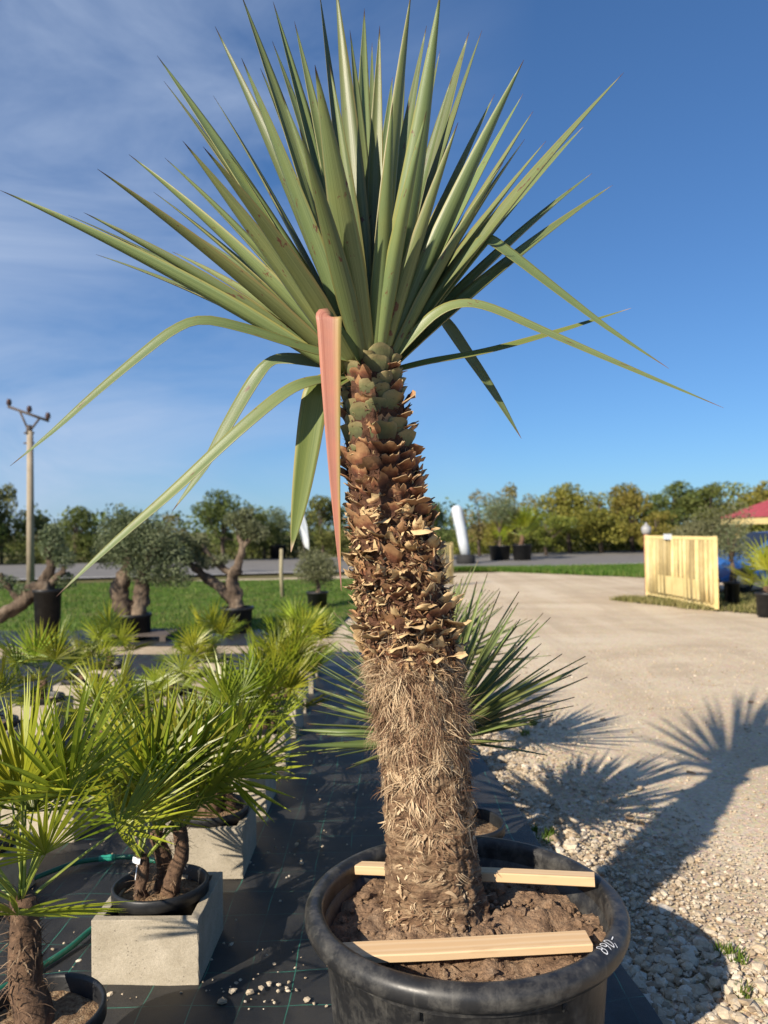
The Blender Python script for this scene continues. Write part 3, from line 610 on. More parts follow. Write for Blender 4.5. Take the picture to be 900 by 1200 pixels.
# leaves
def leaf_mb(path, width, axis_up, prof=None, thick=0.0045, chan=0.13, roll=0.0, twist=0.0):
    # path: world points; cross-section is a shallow channel open to the crown axis
    pts = [Vector(p) for p in path]; n = len(pts) - 1; mb = MB(); rings = []; NU = 6
    T, _ = frames(pts)
    for i, p in enumerate(pts):
        t = i / n; up = axis_up - T[i] * axis_up.dot(T[i])
        if up.length < 1e-3: up = T[i].orthogonal()
        up.normalize(); sd = T[i].cross(up).normalized(); an = roll + twist * t
        sd, up = sd * math.cos(an) + up * math.sin(an), up * math.cos(an) - sd * math.sin(an)
        wd = width * (prof(t) if prof else (0.70 + 0.783 * t if t < 0.30 else 0.935 * (1 - ((t - 0.30) / 0.70) ** 1.65) + 0.012)); 
        top = []; bot = []
        for k in range(NU + 1):
            u = -1 + 2 * k / NU; x = u * wd / 2; cup = chan * wd * u * u
            th = (thick * (1 - u * u) + 0.0008) * (1.0 + 1.2 * (1 - t)) * min(1, wd / width + .15)
            top.append(mb.vert(p + sd * x + up * (cup + th * .4))); bot.append(mb.vert(p + sd * x + up * (cup - th * .6)))
        rings.append((top, bot))
    for i in range(n):
        (a, a2), (b, b2) = rings[i], rings[i + 1]; v0, v1 = i / n, (i + 1) / n
        for k in range(NU):
            u0, u1 = k / NU, (k + 1) / NU
            mb.face((a[k], b[k], b[k + 1], a[k + 1]), 0, ((u0, v0), (u0, v1), (u1, v1), (u1, v0)))
            mb.face((a2[k], a2[k + 1], b2[k + 1], b2[k]), 0, ((u0, v0), (u1, v0), (u1, v1), (u0, v1)))
        mb.face((a[0], a2[0], b2[0], b[0]), 0, ((0, v0), (0, v0), (0, v1), (0, v1))); mb.face((a[NU], b[NU], b2[NU], a2[NU]), 0, ((1, v0), (1, v1), (1, v1), (1, v0)))
    for i in (0, n):
        a, a2 = rings[i]
        for k in range(NU): mb.face((a[k], a[k + 1], a2[k + 1], a2[k]), 0, ((.5, i / n),) * 4)
    return mb
CR = trunk_at(z_of(412))[0]; CR = P(434, 423, DY)
W1 = DY / FPX
# tip pixel, depth offset of the tip, width in photo pixels
LEAVES = [(184, 65, .18, 33), (192, 95, .38, 22), (250, 112, .48, 18), (252, 31, .05, 30), (283, 68, -.22, 30), (282, -8, .12, 33), (320, 2, .42, 32), (319, 48, .55, 26),
          (351, 150, -.42, 26), (369, 76, -.42, 38), (374, -12, .25, 28), (386, 75, -.1, 24), (393, -22, .0, 38), (427, 10, .5, 32), (436, 50, .62, 20), (482, -10, .02, 34),
          (517, -14, -.22, 34), (516, 58, .5, 17), (550, 37, .2, 34), (565, 35, .35, 26), (537, 143, -.2, 24), (614, 70, -.05, 30), (613, 110, .28, 20), (625, 130, .36, 26),
          (615, 163, .12, 28), (731, 85, .12, 26), (684, 148, .35, 20), (694, 203, .4, 22), (718, 217, .2, 24), (214, 165, -.28, 27), (238, 172, -.38, 33), (151, 181, .02, 30),
          (193, 185, .42, 22), (114, 198, -.3, 32), (216, 268, .62, 18), (202, 295, .55, 20), (98, 249, -.12, 20), (0, 223, -.18, 25), (80, 252, .25, 20), (112, 298, .32, 18),
          # the far side of the crown, seen between the others
          (300, 120, .75, 26), (350, 90, .8, 26), (405, 70, .85, 28), (460, 90, .8, 26), (495, 120, .75, 24), (540, 190, .72, 24), (585, 230, .7, 22), (250, 215, .75, 22), (225, 330, .75, 20),
          (610, 300, .75, 20), (330, 200, .95, 22), (520, 240, .95, 22), (430, 180, 1.0, 22), (560, 330, .85, 18), (290, 340, .9, 18),
          (455, 150, .4, 26), (410, 130, .35, 26), (475, 60, .45, 28),
          (345, 25, .3, 24), (305, 80, .3, 24), (230, 140, .3, 22), (410, 35, .2, 26), (500, 30, .25, 26), (530, 90, .1, 24), (580, 110, .3, 24), (640, 165, .2, 20), (655, 235, .3, 18), (268, 180, .1, 22), (180, 225, .2, 20), (150, 285, .1, 16), (445, 30, .1, 26), (590, 190, -.05, 22), (460, 120, -.3, 24), (500, 130, -.3, 22), (330, 110, -.15, 24)]
for k, (tx, ty, dz, wp) in enumerate(LEAVES):
    tip = P(tx, ty, DY + dz); d = tip - CR; hd = Vector((d.x, d.y, 0)); hl = hd.length
    el = math.atan2(d.z, hl); base = CR + hd.normalized() * (0.075 * math.cos(el) + 0.012) + Vector((0, 0, 0.05 * math.sin(el) - 0.045 - (.025 if dz < 0 else 0)))
    mid = (base + tip) / 2 + Vector((0, 0, 0.045 * hl)) + hd.normalized() * (-0.012)
    path = [base * (1 - t) ** 2 + mid * 2 * t * (1 - t) + tip * t * t for t in [i / 16 for i in range(17)]]
    bend = rng.gauss(0, .010); sdv = hd.normalized().cross(Vector((0, 0, 1)))
    path = [p + sdv * (bend * math.sin(math.pi * t_ / 16)) for t_, p in enumerate(path)]
    axis = Vector((0, 0, 1)) * 0.8 - hd.normalized() * 0.8 + Vector((0, (0.85 if dz < .06 else -.75) * abs(hd.normalized().x), 0))
    mb = leaf_mb(path, wp * W1 * 0.92, axis, roll=rng.gauss(0, .22), twist=rng.gauss(0, .15), chan=uni(.14, .30))
    child(mb, 'leaf', M['leaf'], yucca)
# bent and hanging leaves: photo points with depth offsets
up = Vector((0, 0, 1))
DROOP = [([(425, 425, -.04), (372, 413, -.09), (330, 400, -.13), (285, 386, -.16), (238, 377, -.18), (205, 388, -.19), (165, 418, -.2), (110, 464, -.2), (60, 508, -.2), (12, 546, -.2)], 17, 'leaf', 0.35),
         ([(414, 430, .03), (380, 427, .06), (340, 422, .1), (318, 426, .12), (298, 448, .13), (268, 498, .14), (237, 552, .14), (202, 599, .14)], 21, 'leaf', 0.4),
         ([(412, 438, .0), (392, 444, -.06), (362, 449, -.14), (332, 463, -.17), (280, 506, -.2), (205, 575, -.22), (130, 640, -.23), (66, 699, -.24)], 17, 'leaf', 0.3),
         ([(412, 436, .0), (392, 446, -.06), (374, 458, -.1), (367, 484, -.1), (360, 530, -.1), (351, 590, -.1), (341, 647, -.1)], 29, 'leaf_old', 0.5),
         ([(445, 425, .0), (490, 378, .02), (530, 328, .04), (562, 288, .05), (572, 283, .05), (580, 286, .05), (605, 304, .05), (648, 337, .05), (715, 387, .05), (784, 432, .05)], 18, 'leaf', 0.2),
         ([(450, 432, .0), (478, 400, -.02), (510, 369, -.04), (540, 357, -.05), (575, 362, -.06), (640, 390, -.07), (740, 433, -.08), (848, 478, -.08)], 14, 'leaf', 0.3),
         ([(450, 425, .08), (485, 390, .15), (508, 375, .18), (522, 380, .2), (545, 412, .21), (578, 460, .21), (611, 514, .21)], 20, 'leaf', 0.5),
         ([(452, 437, .02), (500, 425, .05), (570, 412, .08), (650, 390, .1), (740, 361, .12)], 11, 'leaf_old', 0.6)]
for pts, wp, mk, rl_ in DROOP:
    sm = smoothpath(pts, 26); path = [P(p[0], p[1], DY + p[2]) for p in sm]
    path[0] = path[0] + (CR - path[0]) * 0.15
    mb = leaf_mb(path, wp * W1 * 1.12, (up * .8 + Vector((0, -.6, 0))) if pts[-1][0] < 450 else (up * .5 + Vector((0, -1.0, 0))), prof=lambda t: 0.8 + 0.5 * t if t < .3 else max(.02, 0.95 * (1 - ((t - .3) / .7) ** 3.2)), roll=rl_ * .5, thick=.003)
    child(mb, 'leaf', M[mk], yucca)
# the reddened leaf, snapped over and hanging in front of the trunk
pk = [(425, 425, -.06), (405, 395, -.16), (392, 377, -.23), (386, 371, -.256), (386, 383, -.262), (388, 450, -.262), (391, 530, -.258), (395, 610, -.252), (400, 692, -.25)]
path = [P(p[0], p[1], DY + p[2]) for p in smoothpath(pk, 30)]
mb = MB(); Tn, _ = frames(path)
pp = leaf_mb(path, 31 * (DY - .25) / FPX, Vector((0, -1, 0)) + up * .45, prof=lambda t: (.5 if t < .3 else .5 + .5 * min(1, (t - .3) / .05)) if t < .42 else max(.015, 1.0 * (1 - ((t - .42) / .58) ** 1.25)), chan=.07, thick=.0016)
o = child(pp, 'leaf', M['leaf_dying'], yucca); o['label'] = 'reddish pink leaf snapped over and hanging down'

# ------------------------------------------------------------------ large pot, soil, battens, price
PC = Vector((0.187 * S, 1.93 * S + 0.01, 0)); RZ = 0.462 * S; RO = 0.4 * S
pot = empty('plant_pot', (PC.x, PC.y, 0.012), 'large black plastic tub with price on its rim holding the tall yucca', 'pot')
mb = MB(); prof = [(0.0, 0.0), (.30 * S, 0.0), (.312 * S, .012), (.335 * S, .20 * S), (.352 * S, .40 * S), (.362 * S, RZ - .062)]
lathe(mb, prof + [(.35 * S, RZ - .062), (.335 * S, .36 * S), (.32 * S, .25 * S)], 96)
mb.build('pot_wall', M['pot'], pot)
mb = MB(); rim = []
rw = (RO - .352 * S) / 2; rc = (RO + .352 * S) / 2
for k in range(15):
    a = math.radians(-60 + 300 * k / 14 - 60)
for (dr, dz) in ((.352 * S, RZ - .09), (.351 * S, RZ - .03), (.354 * S, RZ - .012), (.360 * S, RZ - .003), (.372 * S, RZ + .001), (.385 * S, RZ - .002), (.395 * S, RZ - .010), (.400 * S, RZ - .024), (.400 * S, RZ - .042), (.395 * S, RZ - .056), (.386 * S, RZ - .062), (.378 * S, RZ - .058), (.372 * S, RZ - .060), (.3635 * S, RZ - .062), (.363 * S, RZ - .09)):
    rim.append((dr, dz))
lathe(mb, rim, 128, wob=0.002)
rimo = mb.build('pot_rim', M['pot'], pot)
# slots under the rim and a moulded seam
for aa in (-1.95, -1.05, -2.8, -.2):
    mb = MB(); rot = Matrix.Rotation(aa, 3, 'Z'); box(mb, rot @ Vector((.3592 * S, 0, RZ - .10)), (.006, .014, .028), 0, rot); mb.build('drain_slot', M['rubber'], pot)
# handwritten price 890,- on the rim
def strokes():
    circ = lambda cx, cy, rx, ry: [(cx + rx * math.cos(t), cy + ry * math.sin(t)) for t in np.linspace(0, 2 * math.pi, 18)]
    return [circ(.30, .72, .20, .25), circ(.27, .25, .25, .25), circ(1.02, .68, .22, .28), [(1.24, .72), (1.22, .4), (1.12, .02)], circ(1.78, .45, .24, .45), [(2.28, .12), (2.24, -.02), (2.14, -.18)], [(2.42, .42), (3.0, .46)]]
mb = MB(); hgt = .034; th0 = math.radians(-44)
def rim_pt(u, v):                      # u along the rim, v across it (inwards)
    rr2 = (.389 * S) - v * hgt; th = th0 + u * hgt * .82 / rr2 + v * .012
    zz = np.interp(rr2, [.354 * S, .360 * S, .372 * S, .385 * S, .395 * S, .4 * S], [RZ - .012, RZ - .003, RZ + .001, RZ - .002, RZ - .010, RZ - .024]) + .0022
    return Vector((rr2 * math.cos(th), rr2 * math.sin(th), zz))
for st in strokes():
    st = smoothpath(st, 20) if len(st) < 6 else st; pv = None
    for i, (u, v) in enumerate(st):
        a = np.array(st[max(i - 1, 0)]); b = np.array(st[min(i + 1, len(st) - 1)]); t_ = b - a; t_ = t_ / (np.linalg.norm(t_) + 1e-9); nrm = np.array((-t_[1], t_[0])) * .042
        l = mb.vert(rim_pt(u + nrm[0], v + nrm[1])); r2_ = mb.vert(rim_pt(u - nrm[0], v - nrm[1]))
        if pv: mb.face((pv[0], pv[1], r2_, l))
        pv = (l, r2_)
ob = mb.build('handwriting', M['ink'], rimo); ob['label'] = 'white handwritten price 890,-'
# soil surface with clods, rising towards the trunk
mb = MB(); nr_, na = 46, 110; rings = []
SZ = 0.392 * S; bx_, by_ = BASE.x - PC.x, BASE.y - PC.y
for j in range(nr_ + 1):
    rr2 = .344 * S * j / nr_; ring = []
    for k in range(na):
        a = 2 * math.pi * k / na; x, y = rr2 * math.cos(a), rr2 * math.sin(a); dd = math.hypot(x - bx_, y - by_)
        h = SZ + .030 * mnoise.fractal(Vector((x * 9, y * 9, 2)), .7, 2.2, 8) + .014 * math.exp(-((dd - .17) / .10) ** 2) + .016 * abs(mnoise.noise(Vector((x * 22, y * 22, 5)))) - .02
        h -= .04 * math.exp(-((math.hypot(x - bx_ - .19, y - by_ - .02)) / .05) ** 2)
        ring.append(mb.vert((x, y, h)))
    rings.append(ring)
for a, b in zip(rings, rings[1:]):
    for k in range(na): mb.face((a[k], a[(k + 1) % na], b[(k + 1) % na], b[k]))
mb.build('soil', M['soil'], pot)
m_ = 1500; an = nr.uniform(0, 2 * np.pi, m_); rd = .335 * S * np.sqrt(nr.random(m_)); cx = np.stack([rd * np.cos(an), rd * np.sin(an)], 1)
cs = np.clip(nr.lognormal(math.log(.0042), .62, m_), .0015, .026)
cz = np.array([SZ + .026 * mnoise.fractal(Vector((x * 9, y * 9, 2)), .8, 2.1, 6) + .014 * math.exp(-((math.hypot(x - bx_, y - by_) - .17) / .10) ** 2) - .018 for x, y in cx])
o = link('soil_clods', pebbles('soil_clods', cx, cz, cs, M['soil'], .8), pot); o['kind'] = 'stuff'
def batten(name, a, b, wd, ht, label, twist=0.0):
    a, b = Vector(a), Vector(b); L = (b - a).length; mb = MB(); n_ = 10; ring = []
    for i in range(n_ + 1):
        x = -L / 2 + L * i / n_; q = []
        bev = .003
        for (yy, zz) in ((-wd / 2 + bev, -ht / 2), (wd / 2 - bev, -ht / 2), (wd / 2, -ht / 2 + bev), (wd / 2, ht / 2 - bev), (wd / 2 - bev, ht / 2), (-wd / 2 + bev, ht / 2), (-wd / 2, ht / 2 - bev), (-wd / 2, -ht / 2 + bev)):
            q.append(mb.vert((x, yy + .0012 * math.sin(i * 1.3), zz + .0008 * math.sin(i * .9))))
        ring.append(q)
    for p_, q_ in zip(ring, ring[1:]):
        for k in range(8): mb.face((p_[k], q_[k], q_[(k + 1) % 8], p_[(k + 1) % 8]))
    mb.face(ring[0]); mb.face(ring[-1][::-1])
    o = mb.build(name, M['wood'], smooth=False); o.location = (a + b) / 2; o.rotation_euler = (b - a).to_track_quat('X', 'Z').to_euler(); 
    o.rotation_euler.rotate_axis('X', twist)
    return tag(o, label, 'batten')
zf = 0.428 * S
fa, fb = G(383, 1119, zf), G(690, 1103, zf)
batten('wooden_batten', fa, fb, .068, .024, 'wide pale pine batten lying in the tub in front of the yucca trunk', .08)
ba, bb = G(418, 1017, .447 * S), G(697, 1031, RZ + .026)
batten('wooden_batten', ba, bb, .044, .030, 'narrow pine batten wedged behind the yucca trunk with one end on the tub rim')

# ------------------------------------------------------------------ smaller pots, blocks, palms
def pot_mesh(name, rt, rb, h, lip=.012, liph=.045, n=40):
    mb = MB(); lathe(mb, [(0, 0), (rb, 0), (rt - lip, h - liph), (rt, h - liph), (rt, h - .006), (rt - .004, h), (rt - lip, h - .001), (rt - lip - .004, h - .01), (rt - lip - .012, h - .08)], n); return mb.mesh(name, M['pot_small'])
def soil_mesh(name, r, mat, amp=.012):
    mb = MB(); rings = []; n = 26
    for j in range(9):
        rings.append([mb.vert((r * j / 8 * math.cos(2 * math.pi * k / n), r * j / 8 * math.sin(2 * math.pi * k / n), amp * mnoise.fractal(Vector((r * j * 6 * math.cos(2 * math.pi * k / n), r * j * 6 * math.sin(2 * math.pi * k / n), 1)), .8, 2, 4) + .02 * (1 - j / 8))) for k in range(n)])
    for a, b in zip(rings, rings[1:]):
        for k in range(n): mb.face((a[k], a[(k + 1) % n], b[(k + 1) % n], b[k]))
    return mb.mesh(name, mat)
PM = pot_mesh('pot_shell', .186, .12, .285); SM = soil_mesh('soil', .166, M['mulch'])
def block_mesh(seed):
    import bmesh
    bm = bmesh.new(); o_, i_, h = .198, .163, .24; vs = []
    for (s_, z_) in ((o_, 0), (o_, h), (i_, h), (i_, 0)):
        vs.append([bm.verts.new((x * s_, y * s_, z_)) for x, y in ((-1, -1), (1, -1), (1, 1), (-1, 1))])
    for a in range(4):
        A, B = vs[a], vs[(a + 1) % 4]
        for k in range(4): bm.faces.new((A[k], A[(k + 1) % 4], B[(k + 1) % 4], B[k]))
    bmesh.ops.recalc_face_normals(bm, faces=bm.faces)
    bmesh.ops.subdivide_edges(bm, edges=bm.edges[:], cuts=9, use_grid_fill=True)
    sharp = [e for e in bm.edges if len(e.link_faces) == 2 and e.calc_face_angle(0) > .5]
    bmesh.ops.bevel(bm, geom=sharp, offset=.0035, segments=2, affect='EDGES', profile=.6)
    for v in bm.verts:
        edge = min(abs(abs(v.co.x) - o_), .02) + min(abs(abs(v.co.y) - o_), .02) + min(abs(v.co.z - h), abs(v.co.z), .02)
        n_ = mnoise.fractal(v.co * 26 + Vector((seed * 3.1, 0, 0)), .8, 2, 4)
        amp = .007 if edge < .022 else .0009
        v.co += Vector((-math.copysign(1, v.co.x) * max(0, n_), -math.copysign(1, v.co.y) * max(0, n_), -.5 * max(0, n_))) * amp
    me = bpy.data.meshes.new('concrete_block'); bm.to_mesh(me); bm.free(); me.materials.append(M['concrete'])
    return me
BM = [block_mesh(k) for k in range(3)]
# fan fronds: stalk plus a pleated fan, local +X along the stalk
def frond_mesh(seed, stalk, rad, nleaf, spread, droop):
    r_ = random.Random(seed); mb = MB(); pts = []; rise = .10
    for i in range(8): t = i / 7; pts.append(Vector((stalk * t, .01 * math.sin(seed + 2 * t), stalk * rise * math.sin(t * 1.6))))
    tube(mb, pts, [.0075 - .004 * i / 7 for i in range(8)], 5, 1)
    hub = pts[-1]; ax = (pts[-1] - pts[-2]).normalized()
    for k in range(nleaf):
        a = -spread + 2 * spread * k / (nleaf - 1) + r_.gauss(0, .03); L = rad * (1 - .22 * abs(a / spread) ** 2) * r_.uniform(.86, 1.06)
        d = Vector((math.cos(a) * ax.x, math.sin(a), ax.z + .22 * math.cos(a * .8) + r_.gauss(0, .05))).normalized(); sd = Vector((-math.sin(a), math.cos(a), 0)); p = hub.copy(); prev = None; seg = 5
        wmax = min(.026, 2 * spread * L * .42 / nleaf * .82); dr = droop * r_.uniform(.3, 1.5)
        for i in range(seg + 1):
            t = i / seg; wd = wmax * (min(1, .1 + t * 2.4) if t < .4 else (1 - ((t - .4) / .6) ** 1.5) + .03) * .5
            up_ = d.cross(sd).normalized() * (-1); 
            c = mb.vert(p - Vector((0, 0, .5 * wd))); l = mb.vert(p - sd * wd + Vector((0, 0, .35 * wd))); r2_ = mb.vert(p + sd * wd + Vector((0, 0, .35 * wd)))
            if prev:
                v0, v1 = (i - 1) / seg, t
                mb.face((prev[1], prev[0], c, l), 0, ((0, v0), (.5, v0), (.5, v1), (0, v1))); mb.face((prev[0], prev[2], r2_, c), 0, ((.5, v0), (1, v0), (1, v1), (.5, v1)))
            prev = (c, l, r2_); p = p + d * (L / seg); d = (d + Vector((0, 0, -dr * t * .45))).normalized()
    return mb.mesh('frond', [M['frond'], M['petiole']], smooth=False)
FR = [frond_mesh(s, .26 + .04 * (s % 3), .36 + .03 * (s % 2), 19 + 2 * (s % 4), 1.75 + .12 * (s % 3), .10 + .07 * (s % 3)) for s in range(8)]
FRL = [frond_mesh(s + 30, .36, .44, 24, 1.5, .12) for s in range(4)]
def palm_trunk(mb, p0, p1, r0, r1, seed):
    pts = [p0.lerp(p1, i / 9) + Vector((.012 * math.sin(seed + i * .7), .012 * math.cos(seed * 2 + i * .6), 0)) for i in range(10)]
    tube(mb, pts, [r0 + (r1 - r0) * i / 9 for i in range(10)], 14, 0, .35, seed, True, 26)
def palm_fibres(parent, p0, p1, r0, r1, n):
    Vs, Fs, UV = [], [], []; b = 0
    for _ in range(n):
        t = rng.random() ** .8; c = p0.lerp(p1, t); r = r0 + (r1 - r0) * t; a = uni(0, 6.283); q = Vector((math.cos(a), math.sin(a), 0)); tg = Vector((-q.y, q.x, 0)); p = c + q * r * uni(.85, 1.05); d = (q * uni(.1, .7) + up * uni(-.3, 1.2) + tg * rng.gauss(0, .5)).normalized(); L = uni(.02, .065); wd = uni(.001, .004); sh = rng.random()
        for i in range(4):
            Vs += [tuple(p - tg * wd * (1 - i / 4)), tuple(p + tg * wd * (1 - i / 4))]; p = p + d * L / 3; d = (d + Vector((0, 0, -.25)) + tg * rng.gauss(0, .2)).normalized()
        for i in range(3): k0 = b + 2 * i; Fs.append((k0, k0 + 1, k0 + 3, k0 + 2)); UV += [(sh, i / 3)] * 4
        b += 8
    o = link('fibre', np_mesh('fibre', np.array(Vs), np.array(Fs), M['palm_fibre'], True, np.array(UV)), parent); o['kind'] = 'stuff'
def palm(loc, label, stems, nfr, seed, group='fan palms in the block rows', big=False, elev=(12, 78), scale=1.0, azs=None, fib=160):
    r_ = random.Random(seed); root = empty('fan_palm', loc, label, 'palm', group)
    for si, (dx, dy, h, rad, lean) in enumerate(stems):
        p0 = Vector((dx, dy, -.03)); p1 = Vector((dx + lean[0], dy + lean[1], h)); mb = MB(); palm_trunk(mb, p0, p1, rad, rad * .72, seed + si); mb.build('trunk', M['palm_bark'], root); palm_fibres(root, p0, p1, rad, rad * .72, fib)
        nf = nfr[si] if isinstance(nfr, (list, tuple)) else nfr
        for k in range(nf):
            f = (k + .5) / nf; e = math.radians(elev[1] + (elev[0] - elev[1]) * f ** .85 + r_.gauss(0, 6)); az = (azs[k] if azs and k < len(azs) else seed * 1.7 + k * 2.4 + r_.gauss(0, .2))
            o = link('frond', r_.choice(FRL if big else FR), root); s_ = scale * r_.uniform(.8, 1.12) * (1 if len(stems) == 1 else .9)
            o.location = p1 - Vector((0, 0, .04 * f)); o.rotation_euler = (r_.gauss(0, .35), -e, az); o.scale = (s_, s_, s_)
    return root
def pot_at(x, y, z, label, group='black pots in the block rows', mat=None, tilt=0):
    p = empty('plant_pot', (x, y, z), label, 'pot', group, uni(0, 6)); p.rotation_euler.x = tilt
    o = link('pot_shell', PM, p); s = link('soil', SM, p); s.location.z = .232; return p
def block_at(x, y, label):
    o = link('concrete_block', rng.choice(BM)); o.location = (x, y, .018); o.rotation_euler.z = uni(-.05, .05) + rng.choice((0, math.pi)); return tag(o, label, 'block', 'hollow concrete blocks in rows')
ORD = ['first', 'second', 'third', 'fourth', 'fifth', 'sixth', 'seventh', 'eighth', 'ninth', 'tenth']
ROWN = {0: 'the row beside the walkway', 1: 'the middle row', 2: 'the outer row'}
X0 = [-.748 * S, -1.575 * S, -2.42 * S]
Y0 = [2.51 * S, 2.92 * S, 3.35 * S]
row_n = [8, 7, 6]; DYR = .685 * S
for rw_ in range(3):
    for k in range(row_n[rw_]):
        x = X0[rw_] - .010 * k + uni(-.02, .02); y = Y0[rw_] + DYR * k + uni(-.03, .03)
        if rw_ == 0 and k < 3: x = X0[0] + (-.0, -.0, -.012)[k]; y = (2.515, 3.22, 3.885)[k] * S
        if rw_ == 1 and k in (1, 2): x, y = X0[1], (3.60, 4.2)[k - 1] * S
        w_ = '%s block of %s' % (ORD[k], ROWN[rw_])
        block_at(x, y, 'hollow concrete block, %s of %s counted from the tub' % (ORD[k], ROWN[rw_]))
        emp = (rw_ == 1 and k == 1)
        ptilt = .05 if (rw_ == 0 and k == 0) else uni(-.03, .03)
        if emp:
            pot_at(x, y, .018, 'bare black pot with nothing growing, in the %s' % w_); continue
        pot_at(x, y, .018, 'black pot of mulch set in the %s' % w_, tilt=ptilt)
        zz = .018 + .25
        if rw_ == 0 and k == 0:
            palm((x, y, zz), 'three-stemmed fan palm with a white tag, in the first block beside the walkway', [(-.055, -.04, .16, .026, (-.01, .0)), (.045, .0, .25, .036, (.03, .01)), (.0, .03, .22, .034, (-.02, .02))], [5, 8, 7], 3, elev=(26, 82), fib=120)
        elif rw_ == 0:
            palm((x, y, zz), 'fan palm growing in the %s' % w_, [(0, 0, .13 + .03 * (k % 3), .05, (.01, 0)), (.06, .04, .10, .04, (.03, .02))], [7, 5], 10 + k, elev=(8, 80), fib=100 if k < 4 else 30, scale=.92)
        elif rw_ == 1:
            palm((x, y, zz), 'fan palm growing in the %s' % w_, [(0, 0, (.08, .1, .12, .08, .05, .08, .16)[k], .045, (.01, 0))], (6, 9, 8, 8, 9, 9, 10)[k], 30 + k, elev=(8, 75) if k not in (3, 4) else (-5, 45), fib=40, scale=(.7, .7, .78, .62, .62, .68, .8)[k])
        else:
            palm((x, y, zz), 'fan palm growing in the %s' % w_, [(0, 0, (.1, .08, .1, .16, .08, .14)[k], .045, (.01, 0))], (8, 8, 9, 11, 8, 9)[k], 50 + k, elev=(5, 75), fib=30, scale=(.7, .65, .7, .85, .65, .75)[k])
# plant tag
tg_ = G(160, 985, .42); mb = MB(); box(mb, (0, 0, 0), (.004, .035, .022)); box(mb, (0.0, -.006, -.04), (.0015, .003, .06)); o = mb.build('plant_tag', M['tagwhite'], smooth=False); o.location = (X0[0] - .075, 2.515 * S - .065, .018 + .25 + .15); o.rotation_euler = (.1, .1, 1.2); tag(o, 'small white plant tag looped on a stem of the three-stemmed palm', 'tag')
# foreground palm standing in a pot on the fabric
fx = -.86 * S; fy = 1.86 * S
pot_at(fx + .01, fy, .02, 'black pot standing straight on the fabric, hairy-trunked palm in it', group='single black pots')
palm((fx - .01, fy, .26), 'tall fan palm with hairy bare trunk, its pot standing directly on the fabric', [(0, 0, .36, .052, (-.04, .02))], 13, 71, group='single palms', big=True, elev=(14, 88), scale=.86, fib=420)
# garden hose
def hose(pts, label):
    path = [G(a, b, .03) for a, b in pts]; path = [Vector(p) for p in smoothpath([tuple(p) for p in path], 40)]
    mb = MB(); tube(mb, path, [.0125] * len(path), 10); o = mb.build('garden_hose', M['hose']); o.location.z = .012; tag(o, label, 'hose', 'green garden hose'); return o, path
h1, pth = hose([(185, 1012), (150, 1007), (120, 1009), (85, 1015), (40, 1032), (-30, 1060)], 'green hose with a teal fitting running behind the first block')
mb = MB(); i0 = 12; tube(mb, pth[i0:i0 + 6], [.014, .0165, .0165, .0145, .0165, .014], 10); mb.build('hose_fitting', M['hose_fit'], h1)
hose([(150, 1062), (108, 1092), (82, 1114), (52, 1134), (-20, 1175)], 'green hose running from the side of the first block past the hairy palm')

# ------------------------------------------------------------------ the stiff-leaved plants behind the tub
def spike_mesh(seed, L, wd):
    r_ = random.Random(seed); sag = r_.uniform(-.01, .05); path = [Vector((L * t, .006 * math.sin(seed + 3 * t), -sag * L * t * t)) for t in [i / 7 for i in range(8)]]
    mb = MB(); T, _ = frames(path); prev = None
    for i, p in enumerate(path):
        t = i / 7; w2 = wd * (.7 + t if t < .3 else (1 - ((t - .3) / .7) ** 1.8) + .03) * .5
        ring = [mb.vert(p + Vector((0, -w2, .25 * w2))), mb.vert(p + Vector((0, 0, .0))), mb.vert(p + Vector((0, w2, .25 * w2))), mb.vert(p + Vector((0, 0, -.0035)))]
        if prev:
            for k in range(4):
                k2 = (k + 1) % 4; us = (0, .5, 1, .5); v0, v1 = (i - 1) / 7, t
                mb.face((prev[k], prev[k2], ring[k2], ring[k]), 0, ((us[k], v0), (us[k2], v0), (us[k2], v1), (us[k], v1)))
        prev = ring
    return mb.mesh('leaf', M['stiff_leaf'])
SPK = [spike_mesh(s, 0.66 + .04 * (s % 3), .038 + .004 * (s % 2)) for s in range(6)]
def stiff_plant(x, y, zc, n, label, seed, sc=1.0):
    r_ = random.Random(seed); root = empty('spiky_plant', (x, y, .28), label, 'plant', 'stiff-leaved plants behind the tub')
    mb = MB(); palm_trunk(mb, Vector((0, 0, -.03)), Vector((0, 0, zc - .28)), .06, .05, seed); mb.build('trunk', M['palm_bark'], root); palm_fibres(root, Vector((0, 0, 0)), Vector((0, 0, zc - .3)), .06, .055, 200)
    for k in range(n):
        f = (k + .5) / n; e = math.asin(1.0 - .84 * f) + r_.gauss(0, .05); o = link('leaf', r_.choice(SPK), root); s_ = sc * r_.uniform(.82, 1.1)
        o.location = (0, 0, zc - .28 - .05 * f); o.rotation_euler = (r_.gauss(0, .4), -e, k * 2.4 + r_.gauss(0, .1)); o.scale = (s_, s_, s_)
    return root
b1 = G(540, 1030); x1, y1 = .30 * S, 3.0 * S
pot_at(x1, y1, .02, 'black pot half hidden behind the big tub at the fabric edge', 'single black pots'); bpy.data.objects  # its plant:
stiff_plant(x1 - .03, y1, .73, 190, 'spiky plant with narrow stiff green leaves directly behind the big tub', 5).rotation_euler.y = -.17
pot_at(x1 - .03, 4.2 * S, .02, 'black pot standing behind the nearer spiky plant', 'single black pots')
stiff_plant(x1 - .05, 4.2 * S, .78, 110, 'second spiky stiff-leaved plant standing behind the first', 9)
pot_at(x1 - .14, 5.4 * S, .02, 'black pot at the far end of the spiky plants', 'single black pots')
stiff_plant(x1 - .16, 5.4 * S, .72, 100, 'last spiky stiff-leaved plant along the fabric edge', 13, .95)

